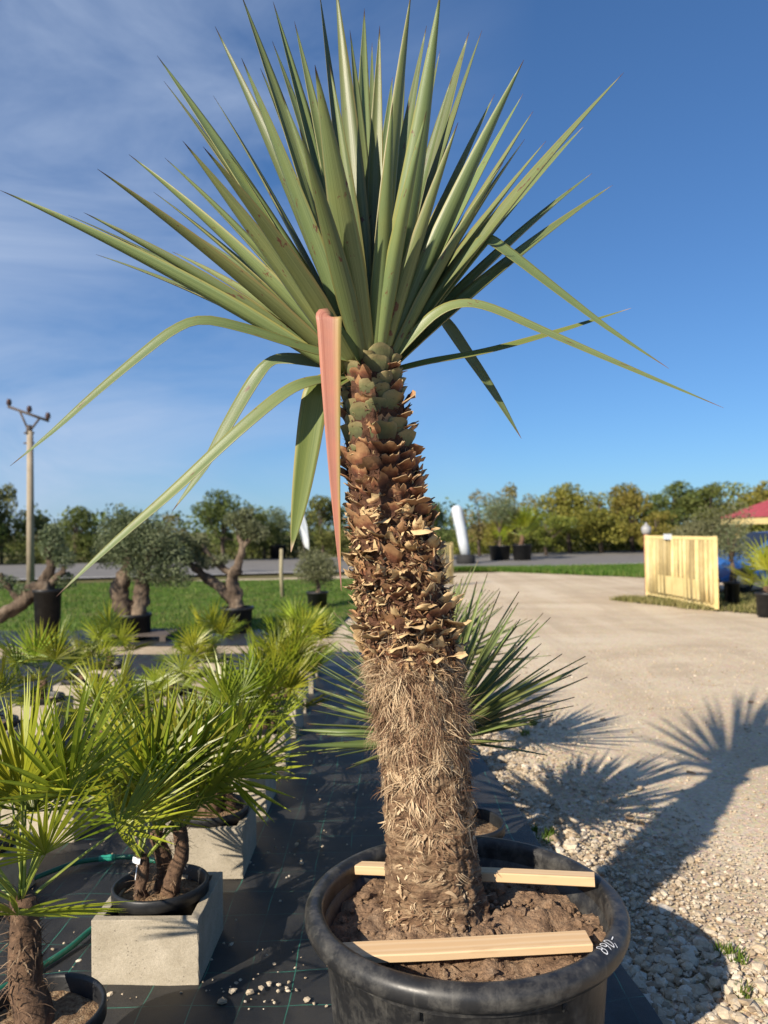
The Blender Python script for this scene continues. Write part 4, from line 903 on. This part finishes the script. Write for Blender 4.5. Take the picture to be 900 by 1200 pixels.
# ------------------------------------------------------------------ trees and olives
def cloud(n, blobs, size, flatz=1.0, asp=.55, shell=.6):
    # leaf-sized faces spread through ellipsoidal clumps
    b = np.array(blobs, float); vol = b[:, 3] * b[:, 4] * b[:, 5]; i = nr.choice(len(b), n, p=vol / vol.sum())
    d = nr.normal(size=(n, 3)); d /= np.linalg.norm(d, axis=1)[:, None]; r = nr.random(n) ** (1 / 3 * shell) * nr.uniform(.85, 1.12, n)
    c = b[i, :3] + d * r[:, None] * b[i, 3:6]; Rm = rand_rot(n); s = size * nr.uniform(.6, 1.4, n)
    q = np.array([(-1, 0, 0), (0, -asp, .12), (1, 0, 0), (0, asp, .12)])[None] * s[:, None, None] * .5
    v = np.einsum('nij,nkj->nki', Rm, q) + c[:, None]
    return v.reshape(-1, 3), np.arange(n * 4).reshape(-1, 4)
def crown_blobs(r_, h0, h1, rad, k, spread=1.0):
    out = []
    for _ in range(k):
        t = r_.random(); z = h0 + (h1 - h0) * t; rr2 = rad * (1 - abs(2 * t - .85) ** 2 * .55); a = r_.uniform(0, 6.283); q = rr2 * math.sqrt(r_.random()) * spread; s = rad * r_.uniform(.22, .42)
        out.append((q * math.cos(a), q * math.sin(a), z, s, s, s * r_.uniform(.7, 1.0)))
    return out
def tree_meshes(seed, h, rad, n, size, matk):
    r_ = random.Random(seed); bl = crown_blobs(r_, h * .30, h * .92, rad, 20); v, f = cloud(n, bl, size)
    cm = np_mesh('crown', v, f, M[matk]); mb = MB(); tube(mb, [Vector((0, 0, -.1)), Vector((.1, 0, h * .25)), Vector((0, .1, h * .5)), Vector((.1, 0, h * .8))], [.16, .12, .09, .03], 8, 0, .2, seed)
    for b in bl[:9]:
        s0 = Vector((0, 0, h * r_.uniform(.2, .5))); e0 = Vector(b[:3]); tube(mb, [s0, s0.lerp(e0, .5) + Vector((0, 0, -.1)), e0], [.06, .04, .015], 5)
    return mb.mesh('trunk', M['tree_bark']), cm
TV = {'g': [tree_meshes(s, 5.2, 2.3, 5200, .20, 'tree_green') for s in (1, 2, 3)], 'a': [tree_meshes(s, 4.6, 2.2, 4800, .20, 'tree_autumn') for s in (4, 5, 6)], 'r': [tree_meshes(s, 5.0, 2.0, 2100, .20, 'tree_russet') for s in (7, 8)]}
TL = {'g': 'dense dark green tree', 'a': 'yellowing autumn tree', 'r': 'thin russet half-bare tree'}
def tree(px, ytop, depth, kind, extra, wide=1.0):
    t_, c_ = rng.choice(TV[kind]); b = P(px, 640, depth); topz = P(px, ytop, depth).z; hh = {'g': 5.2, 'a': 4.6, 'r': 5.0}[kind] * .97
    o = empty('tree', (b.x, b.y, 0), '%s %s' % (TL[kind], extra), 'tree', 'trees beyond the road', uni(0, 6.28)); s = topz / hh; o.scale = (s * wide, s * wide, s)
    link('trunk', t_, o); link('crown', c_, o); return o
FAR = [(-60, 570, 42, 'g', 'left of the utility pole beyond the lawn', 1.2), (2, 572, 45, 'g', 'close behind the utility pole', .75), (-20, 610, 50, 'g', 'low and dark by the utility pole', 1.3), (45, 606, 47, 'g', 'beyond the road behind the leaning olive', 1.2), (88, 596, 44, 'g', 'just right of the utility pole', .95), (150, 606, 52, 'g', 'behind the round bushy olive', 1.3), (195, 604, 48, 'r', 'between the round olive and the forked olive', 1.0),
       (262, 580, 42, 'g', 'the tallest behind the forked olive', 1.05), (310, 603, 45, 'g', 'right behind the forked olive branches', 1.0), (378, 585, 40, 'g', 'behind the white feather flag', 1.1), (430, 598, 44, 'g', 'hidden behind the yucca trunk', 1.2), (508, 592, 40, 'g', 'left of the white leaning column', 1.0),
       (562, 578, 45, 'r', 'just right of the white leaning column', .9), (604, 566, 46, 'r', 'taller, above the potted olive by the road', .8), (585, 612, 43, 'a', 'low behind the potted olive by the road', 1.2), (640, 600, 44, 'a', 'low behind the potted palm by the road', 1.2), (668, 574, 47, 'a', 'midway between column and gate', 1.1), (705, 578, 46, 'a', 'left of the lamp on the gate post', 1.2), (742, 574, 48, 'a', 'behind the lamp on the gate post', 1.2), (790, 570, 47, 'g', 'dark green above the open gate', 1.1), (830, 572, 46, 'g', 'behind the silvery olive by the gate', 1.2), (868, 566, 48, 'a', 'behind the red-roofed hut', 1.2), (915, 564, 47, 'a', 'beyond the red-roofed hut', 1.2), (770, 600, 44, 'a', 'low behind the gate', 1.4), (850, 598, 43, 'g', 'low behind the blue car', 1.4), (960, 570, 46, 'g', 'far right beyond the hut', 1.2)]
for a in FAR: tree(*a)
# a hedge-like wood closes the view behind them
hb = []
for k in range(150):
    x = -75 + k * 1.1; zc = 1.5 + .6 * rng.random(); hb.append((x, 62 + .1 * x + uni(-2, 2), zc, 1.6, 1.4, zc * .95))
v, f = cloud(30000, hb, .34); tag(link('distant_wood', np_mesh('distant_wood', v, f, M['tree_green'])), 'far off belt of dark green wood along the horizon', 'wood', kind='stuff')
# low roadside shrubs on the left
hb = [(G(px, 668).x + uni(-.3, .3), road_pt(G(px, 668).x, 17.5)[1], .6, 1.1, .8, .75) for px in range(-60, 440, 14)]
v, f = cloud(14000, hb, .16); tag(link('roadside_scrub', np_mesh('roadside_scrub', v, f, M['tree_green'])), 'low dark scrub along the far road edge', 'scrub', kind='stuff')
hb = [(G(px, 660).x + uni(-.3, .3), road_pt(G(px, 660).x, 17.0)[1], .6, 1.2, .8, .85) for px in range(545, 980, 12)]
v, f = cloud(14000, hb, .16); tag(link('roadside_scrub', np_mesh('roadside_scrub', v, f, M['tree_autumn'])), 'yellowish bushes along the far road edge', 'scrub', kind='stuff')

def olive(loc, label, limbs, blobs, n, size=.055, group='olive trees in pots'):
    root = empty('olive_tree', loc, label, 'olive tree', group)
    mb = MB()
    for pts, r0, r1 in limbs:
        q = [Vector(p) for p in smoothpath(pts, 24)]; tube(mb, q, [r0 + (r1 - r0) * i / 24 for i in range(25)], 16, 0, .55, rng.random() * 50, True, 7)
    mb.build('trunk', M['olive_bark'], root)
    v, f = cloud(n, blobs, size, asp=.3, shell=.9); link('crown', np_mesh('crown', v, f, M['olive_leaf']), root); return root
def big_pot(loc, rt, rb, h, label):
    p = empty('plant_pot', loc, label, 'pot', 'pots of the olive trees'); link('pot_shell', pot_mesh('pot_shell', rt, rb, h, .02, .05), p); s = link('soil', soil_mesh('soil', rt - .03, M['soil']), p); s.location.z = h - .06; return p
def rel(px, py, d, o):
    v = P(px, py, d) - o; return (v.x, v.y, v.z)
# leaning olive in the tall pot
o1 = G(56, 757); d1 = o1.y * 1.0; big_pot((o1.x, o1.y, .014), .215, .17, .84, 'tall black pot holding the leaning gnarled olive')
q = lambda px, py, dd=0, d=d1, o=None: rel(px, py, d + dd, Vector((o1.x, o1.y, .8)))
olive((o1.x, o1.y, .8), 'gnarled olive leaning far out of its tall black pot', [([q(55, 700), q(50, 690), q(35, 697), q(10, 716), q(-20, 732)], .15, .08), ([q(55, 700), q(52, 682), q(60, 665), q(58, 650), q(57, 640)], .09, .045), ([q(55, 698), q(60, 684), q(72, 672), q(76, 664)], .07, .035), ([q(25, 705), q(12, 690), q(5, 682), q(0, 672)], .06, .03)],
      [(*q(62, 642), .22, .22, .2), (*q(60, 627), .2, .2, .18), (*q(75, 655), .2, .2, .16), (*q(30, 690), .18, .18, .1), (*q(5, 682), .2, .2, .12), (*q(75, 680, .1), .2, .2, .14)], 3400)
# round bushy olive
o2 = G(156, 749); d2 = o2.y; big_pot((o2.x, o2.y, .115), .29, .27, .29, 'low wide black pot holding the round bushy olive')
pal = empty('pallet', (o2.x + .1, o2.y, .012), 'dark pallet under the round bushy olive', 'pallet')
for k in range(5): mb = MB(); box(mb, (0, -.34 + .17 * k, .09), (1.1, .12, .022)); mb.build('board', M['dark_metal'], pal, False)
for k in range(3): mb = MB(); box(mb, (-.48 + .48 * k, 0, .038), (.09, .8, .078)); mb.build('bearer', M['dark_metal'], pal, False)
B2 = Vector((o2.x, o2.y, .38)); q = lambda px, py, dd=0: rel(px, py, d2 + dd, B2)
olive(tuple(B2), 'round bushy olive with a thick twin trunk in a low pot', [([q(150, 722), q(142, 705), q(140, 690), q(146, 672)], .155, .10), ([q(160, 722), q(164, 706), q(166, 690), q(170, 670)], .13, .09), ([q(146, 675), q(150, 655), q(140, 635)], .1, .04), ([q(166, 675), q(175, 655), q(190, 640)], .1, .04)],
      [(*q(160, 640), .55, .5, .40), (*q(140, 625), .36, .36, .3), (*q(185, 632), .36, .36, .3), (*q(205, 655), .28, .3, .28), (*q(175, 668), .4, .4, .24), (*q(125, 645), .24, .3, .3), (*q(150, 608), .2, .2, .16), (*q(140, 598), .12, .12, .12), (*q(195, 675), .3, .3, .18), (*q(215, 678), .18, .2, .16), (*q(165, 612), .26, .26, .18)], 13000, .06)
# forked olive
o3 = G(278, 742); d3 = o3.y; big_pot((o3.x, o3.y, .014), .275, .22, .42, 'black pot holding the forked open-branched olive')
B3 = Vector((o3.x, o3.y, .37)); q = lambda px, py, dd=0: rel(px, py, d3 + dd, B3)
olive(tuple(B3), 'forked olive with bare sweeping branches and tufted ends', [([q(278, 712), q(276, 695), q(272, 680), q(277, 666)], .12, .09), ([q(276, 706), q(262, 692), q(245, 680), q(232, 668), q(220, 660), q(202, 655)], .10, .035), ([q(277, 668), q(282, 650), q(287, 638), q(300, 625)], .075, .03), ([q(276, 668), q(284, 645), q(280, 625), q(276, 608)], .06, .03), ([q(272, 672), q(258, 663), q(245, 650), q(236, 638)], .06, .035)],
      [(*q(205, 650), .2, .2, .12), (*q(222, 648), .22, .22, .14), (*q(245, 658), .24, .24, .13), (*q(232, 635), .2, .2, .13), (*q(278, 608), .24, .24, .14), (*q(290, 618), .26, .26, .18), (*q(302, 625), .2, .2, .16), (*q(290, 600), .16, .16, .1), (*q(215, 630), .16, .16, .1), (*q(262, 655), .14, .14, .09)], 6500, .06)
# bushy olive near the flag and small pots across the lawn
def small_olive(px, py, r, zc, label, trunk_h, n=2600, pr=.2, ph=.34, size=.07):
    o = G(px, py); big_pot((o.x, o.y, .01), pr, pr * .85, ph, 'black pot of the ' + label)
    bl = [(uni(-.45, .45) * r, uni(-.45, .45) * r, zc + uni(-.5, .5) * r, r * .5, r * .5, r * .45) for _ in range(9)]
    olive((o.x, o.y, ph - .06), label, [([(0, 0, -.02), (.03, 0, trunk_h * .5), (0, .03, trunk_h)], .06, .03)] + [([(0, 0, trunk_h * .7), (b[0] * .5, b[1] * .5, (trunk_h + b[2]) * .5), b[:3]], .03, .012) for b in bl[:4]], bl, n, size)
small_olive(372, 712, .62, .62, 'low bushy olive in front of the white feather flag', .35, 6000, .24, .34, .06)
small_olive(326, 655, 1.0, 1.5, 'small round olive standing by the road left of the stake', .9, 2600, .5, .8, .12)
small_olive(586, 657, 1.15, 1.7, 'small round olive beside the white leaning column', 1.0, 3000, .55, .75, .12)
small_olive(832, 704, .95, 1.25, 'silvery olive behind the open yellow gate', .7, 7000, .22, .48, .07)
small_olive(858, 708, .5, .9, 'brown-trunked young olive between gate and car', .7, 1500, .17, .46, .06)
# palms by the road and by the hut
pp = G(612, 657); big_pot((pp.x, pp.y, .01), .5, .42, .8, 'black pot of the palm by the road'); pr_ = palm((pp.x, pp.y, .72), 'feathery palm in a pot by the road near the white column', [(0, 0, .22, .05, (0, 0))], 12, 91, 'single palms', elev=(25, 85), fib=20); pr_.scale = (2.6,) * 3
pp = G(899, 722); big_pot((pp.x, pp.y, .01), .2, .17, .42, 'black pot of the yellow-green palm by the gate'); pr_ = palm((pp.x, pp.y, .36), 'yellow-green fan palm potted beside the open gate', [(0, 0, .15, .05, (0, 0))], 12, 93, 'single palms', elev=(10, 80), fib=20); pr_.scale = (1.25,) * 3

# ------------------------------------------------------------------ pole, stake, flags, gate, hut, car
pb = G(36, 688); pd = pb.y; topp = P(33, 505, pd); pole = empty('utility_pole', (pb.x, pb.y, -.02), 'concrete utility pole with a tilted crossarm and three insulators', 'pole'); Ht = topp.z + .02
mb = MB(); tube(mb, [Vector((0, 0, 0)), Vector((topp.x - pb.x) * 0 if False else Vector((0, 0, Ht)))], [.125, .095], 14); mb.build('post', M['pole'], pole)
def pq(px, py): v = P(px, py, pd); return Vector((v.x - pb.x, 0, v.z + .02))
for yy in (507, 519): mb = MB(); c = pq(33, yy); tube(mb, [c - Vector((.16, 0, 0)), c + Vector((.16, 0, 0))], [.03, .03], 8); mb.build('clamp', M['dark_metal'], pole)
A, B = pq(8, 476), pq(56, 493); mb = MB(); tube(mb, [A, B], [.045, .045], 6); arm = mb.build('crossarm', M['dark_metal'], pole)
mb = MB(); tube(mb, [pq(33, 509), pq(33, 498)], [.10, .085], 10); mb.build('cap', M['dark_metal'], pole)
for px, py in ((22, 482), (45, 490)): mb = MB(); tube(mb, [pq(33, 506), pq(px, py)], [.035, .035], 6); mb.build('brace', M['dark_metal'], pole)
for px, py in ((9, 476), (33, 484), (55, 492)):
    mb = MB(); c = pq(px, py); lathe(mb, [(.02, 0), (.03, .04), (.085, .06), (.06, .10), (.095, .12), (.065, .17), (.075, .19), (.05, .24), (.0, .25)], 12, 0, tuple(c)); mb.build('insulator', M['ceramic'], arm)
st = G(331, 700); mb = MB(); hz = P(331, 643, st.y).z; tube(mb, [Vector((0, 0, -.02)), Vector((-.03, 0, hz * .5)), Vector((-.01, 0, hz))], [.055, .05, .045], 8, 0, .15, 2); o = mb.build('wooden_stake', M['stake']); o.location = (st.x, st.y, 0); tag(o, 'upright weathered stake standing on the lawn edge', 'stake')
def flag(px_base, py_base, outline, depth, label, th=.03):
    o = empty('feather_flag', (0, 0, 0), label, 'flag'); pts = [P(a, b, depth) for a, b in outline]; c = sum((Vector(p) for p in pts), Vector()) / len(pts); b0 = G(px_base, py_base); b0 = Vector((P(px_base, py_base, depth).x, c.y, 0)); o.location = (b0.x, b0.y, 0)
    mb = MB(); n_ = len(pts); F1 = [mb.vert((p.x - b0.x, -th + .12 * math.sin(i * 1.7), p.z)) for i, p in enumerate(pts)]; F2 = [mb.vert((p.x - b0.x, th + .12 * math.sin(i * 1.7), p.z)) for i, p in enumerate(pts)]
    mb.face(F1); mb.face(F2[::-1])
    for i in range(n_): mb.face((F1[i], F2[i], F2[(i + 1) % n_], F1[(i + 1) % n_]))
    mb.build('banner', M['banner'], o, False); mb = MB(); tp = P(outline[0][0], outline[0][1], depth); tube(mb, [Vector((0, .05, 0)), Vector(((P(*outline[-1], depth).x - b0.x), .05, P(*outline[-1], depth).z)), Vector((tp.x - b0.x, .05, tp.z))], [.03, .025, .015], 6); mb.build('flagpole', M['dark_metal'], o); return o
flag(362, 668, [(354, 598), (357, 605), (360, 618), (362, 632), (362, 645), (356, 640), (352, 625), (350, 610)], 28, 'slim white feather flag behind the low bushy olive')
cb = G(546, 661); cdp = cb.y; col_ = empty('leaning_column', (cb.x, cb.y, 0), 'white inflatable column leaning over a black base by the road', 'column')
cq = lambda px, py: Vector((P(px, py, cdp).x - cb.x, 0, P(px, py, cdp).z))
mb = MB(); path = [cq(546, 652), cq(543, 636), cq(539.5, 617), cq(537, 605), cq(535, 596), cq(534, 592.5)]; tube(mb, path, [.22, .24, .25, .26, .25, .12], 14, 0, .08, 3); mb.build('tube', M['banner'], col_)
mb = MB(); lathe(mb, [(0, 0), (.42, 0), (.45, .1), (.42, .42), (.3, .45), (0, .45)], 16); mb.build('base', M['rubber'], col_)
# gate leaves: yellow frame filled with reeds
def gate(a, b, h, label, n):
    a, b = Vector((a.x, a.y, 0)), Vector((b.x, b.y, 0)); L = (b - a).length; g = empty('gate', tuple((a + b) / 2), label, 'gate', 'yellow entrance gates', math.atan2((b - a).y, (b - a).x))
    for nm, c, s in (('rail', (0, 0, .09), (L - .14, .05, .07)), ('rail', (0, 0, h - .035), (L - .14, .05, .07)), ('rail', (0, .03, h * .42), (L - .14, .03, .05)), ('stile', (-L / 2 + .035, 0, h / 2 + .02), (.07, .055, h - .02)), ('stile', (L / 2 - .035, 0, h / 2 + .02), (.07, .055, h - .02))):
        mb = MB(); box(mb, c, s); mb.build(nm, M['yellow_paint'], g, False)
    step = (L - .16) / n
    for k in range(n):
        x = -L / 2 + .08 + step * (k + .5) + uni(-.01, .01); mb = MB(); z1 = h - .075; z0 = .125; wd = step * uni(.35, .8)
        tube(mb, [Vector((x, -.012, z0)), Vector((x + uni(-.012, .012), -.02 + uni(-.006, .006), (z0 + z1) / 2)), Vector((x + uni(-.008, .008), -.012, z1))], [wd / 2] * 3, 6); mb.build('reed', M['reed'], g)
    mb = MB(); box(mb, (0.05, -.055, .36), (L * .62, .008, .40)); pn = mb.build('panel', M['yellow_paint'], g, False)
    return g
gl, gr = G(758, 699), G(841, 716); gh = P(800, 628, G(800, 707).y).z
ga = gate(gl, gr, gh, 'open yellow gate leaf filled with reed stalks at the drive', 17)
mb = MB(); box(mb, (-.35, -.05, gh - .02), (.30, .05, .12)); mb.build('white_plate', M['banner'], ga, False)
gl2, gr2 = G(488, 690), G(531, 686); gate(gl2, gr2, P(520, 636, gr2.y).z, 'other yellow gate leaf half hidden behind the yucca trunk', 12)
lp = G(761, 697); lamp = empty('post_lamp', (lp.x, lp.y + .12, 0), 'grey globe lamp on a reddish post behind the open gate', 'lamp'); lz = P(761, 626, lp.y).z
mb = MB(); tube(mb, [Vector((0, 0, 0)), Vector((0, 0, lz))], [.06, .06], 10); mb.build('post', M['red_roof'], lamp)
mb = MB(); lathe(mb, [(.04, 0), (.09, .02), (.11, .08), (.12, .16), (.09, .20), (.03, .25), (.02, .29), (0, .30)], 14, 0, (0, 0, lz - .01)); mb.build('globe', mat_noise('grey_lamp', ((.3, (.25,) * 3), (.7, (.38,) * 3)), 4, .4), lamp)
# hut at the right edge
hd_ = 24.0; hc = P(935, 650, hd_); hut = empty('hut', (hc.x, hc.y, 0), 'yellow hut with a red roof at the edge of the yard', 'hut'); ez = P(880, 606, hd_).z; hc.x += .62; hut.location.x = hc.x; xl = P(872, 606, hd_).x - hc.x + .15
mb = MB(); W2 = -xl; rt = .95
rf = []
for sx_, sy_, zz in ((-1, -1, 0), (1, -1, 0), (1, 1, 0), (-1, 1, 0)): rf.append(mb.vert((sx_ * W2, sy_ * W2, ez + zz)))
rk = [mb.vert((-.35, 0, ez + rt)), mb.vert((.35, 0, ez + rt))]
mb.face((rf[0], rf[1], rk[1], rk[0])); mb.face((rf[1], rf[2], rk[1])); mb.face((rf[2], rf[3], rk[0], rk[1])); mb.face((rf[3], rf[0], rk[0])); mb.face(rf[::-1])
mb.build('roof', M['red_roof'], hut, False)
for sx_, sy_, s in ((0, -1, (2 * W2 - .12, .04, .22)), (0, 1, (2 * W2 - .12, .04, .22)), (-1, 0, (.04, 2 * W2 - .2, .22)), (1, 0, (.04, 2 * W2 - .2, .22))):
    mb = MB(); box(mb, (sx_ * (W2 - .06), sy_ * (W2 - .06), ez - .112), s); mb.build('fascia', M['yellow_paint'], hut, False)
for sx_ in (-1, 1):
    for sy_ in (-1, 1): mb = MB(); box(mb, (sx_ * (W2 - .42), sy_ * (W2 - .42), ez / 2 - .01), (.14, .14, ez + .0)); mb.build('post', M['yellow_paint'], hut, False)
mb = MB(); box(mb, (0, .2, .5), (2 * W2 - 1.0, 1.4, 1.0)); mb.build('counter_wall', M['yellow_paint'], hut, False)
# blue car half hidden behind the potted olives
cc_ = G(925, 694); car = empty('parked_car', (cc_.x, cc_.y + .9, 0), 'blue hatchback parked between the gate and the hut', 'car', rz=math.radians(188))
def car_body():
    mb = MB(); prof = [(-1.95, .32), (-1.98, .55), (-1.9, .82), (-1.75, .95), (-.9, 1.0), (.75, .97), (1.35, .86), (1.85, .74), (1.98, .58), (1.96, .30), (1.65, .24), (1.62, .42), (1.48, .58), (1.3, .62), (1.12, .58), (.98, .42), (.95, .24), (-.98, .24), (-1.0, .42), (-1.15, .58), (-1.33, .62), (-1.5, .58), (-1.65, .42), (-1.68, .26)]
    l = [mb.vert((x, -.80 - .05 * (z > .4) * (z < .9), z)) for x, z in prof]; r2_ = [mb.vert((x, .80 + .05 * (z > .4) * (z < .9), z)) for x, z in prof]; n_ = len(prof)
    mb.face(l[::-1]); mb.face(r2_)
    for i in range(n_): mb.face((l[i], l[(i + 1) % n_], r2_[(i + 1) % n_], r2_[i]))
    mb.build('body', M['car_paint'], car, False)
    mb = MB(); cab = [(-1.85, .96), (-1.45, 1.40), (-.9, 1.48), (.05, 1.46), (.55, 1.22), (.95, .96)]
    l = [mb.vert((x, -.74 + .16 * (z - .96) / .5, z)) for x, z in cab]; r2_ = [mb.vert((x, .74 - .16 * (z - .96) / .5, z)) for x, z in cab]
    mb.face(l[::-1]); mb.face(r2_)
    for i in range(5): mb.face((l[i], l[i + 1], r2_[i + 1], r2_[i]))
    mb.build('cabin', M['car_paint'], car, False)
    for s in (-1, 1):
        for poly in ([(-1.62, 1.0), (-1.36, 1.36), (-.82, 1.42), (-.78, 1.0)], [(-.70, 1.0), (-.74, 1.42), (.02, 1.41), (.45, 1.2), (.72, 1.0)]):
            mb = MB(); v_ = [mb.vert((x, s * (.742 - .16 * (z - .96) / .5 + .006), z)) for x, z in poly]; mb.face(v_ if s > 0 else v_[::-1]); mb.build('side_window', M['glass'], car, False)
    mb = MB(); v_ = [mb.vert(p_) for p_ in ((.93, -.66, .99), (.93, .66, .99), (.14, .56, 1.44), (.14, -.56, 1.44))]; v2 = [(p_[0] + .015, p_[1], p_[2] + .015) for p_ in mb.v]; mb.v = v2; mb.face(v_); mb.build('windscreen', M['glass'], car, False)
    for s in (-1, 1):
        for xw in (1.3, -1.33):
            wh = MB(); ring = [Vector((xw, s * .66, .31)), Vector((xw, s * .84, .31))]; tube(wh, ring, [.30, .30], 24); wo_ = wh.build('wheel', M['rubber'], car); rm = MB(); tube(rm, [Vector((xw, s * .80, .31)), Vector((xw, s * .855, .31))], [.19, .17], 18); rm.build('rim', mat_noise('alloy', ((.3, (.4,) * 3), (.7, (.5,) * 3)), 4, .3, metal=.7), wo_)
        mb = MB(); lathe(mb, [(.0, -.03), (.11, -.03), (.12, 0), (.08, .03), (0, .035)], 14); o = mb.build('headlight', M['lampglass'], car); o.location = (1.93, s * .58, .66); o.rotation_euler.y = math.pi / 2
        mb = MB(); box(mb, (.78, s * .90, 1.0), (.10, .16, .12)); mb.build('wing_mirror', M['car_paint'], car, False)
car_body()
# dry leaf litter on the yard
lit = [(738, 958, .05), (752, 963, .04), (880, 822, .05), (810, 905, .03), (706, 842, .05)]
for k, (px, py, s) in enumerate(lit):
    q_ = G(px, py); mb = MB(); pr = None
    for i in range(6):
        t = i / 5; w_ = s * .45 * math.sin(math.pi * min(.98, .08 + .9 * t)); a_ = mb.vert((s * (t - .5) * 2, -w_, .012 + .01 * t * t)); c_ = mb.vert((s * (t - .5) * 2, 0, .004)); b_ = mb.vert((s * (t - .5) * 2, w_, .010))
        if pr: mb.face((pr[0], pr[1], c_, a_), 0, ((.6, t),) * 4); mb.face((pr[1], pr[2], b_, c_), 0, ((.75, t),) * 4)
        pr = (a_, c_, b_)
    o = mb.build('dead_leaf', M['flake']); o.location = (q_.x, q_.y, -.012); o.rotation_euler.z = uni(0, 6); tag(o, ['dry brown leaf beside the shadow of the nearer spiky plant', 'dry brown leaf touching another just off the spiky plant shadow', 'dry leaf alone far out on the open gravel yard', 'small dry leaf beside the shadow of the yucca crown', 'dry leaf above the farther spiky plant shadow'][k], 'leaf', 'dry leaves on the yard')
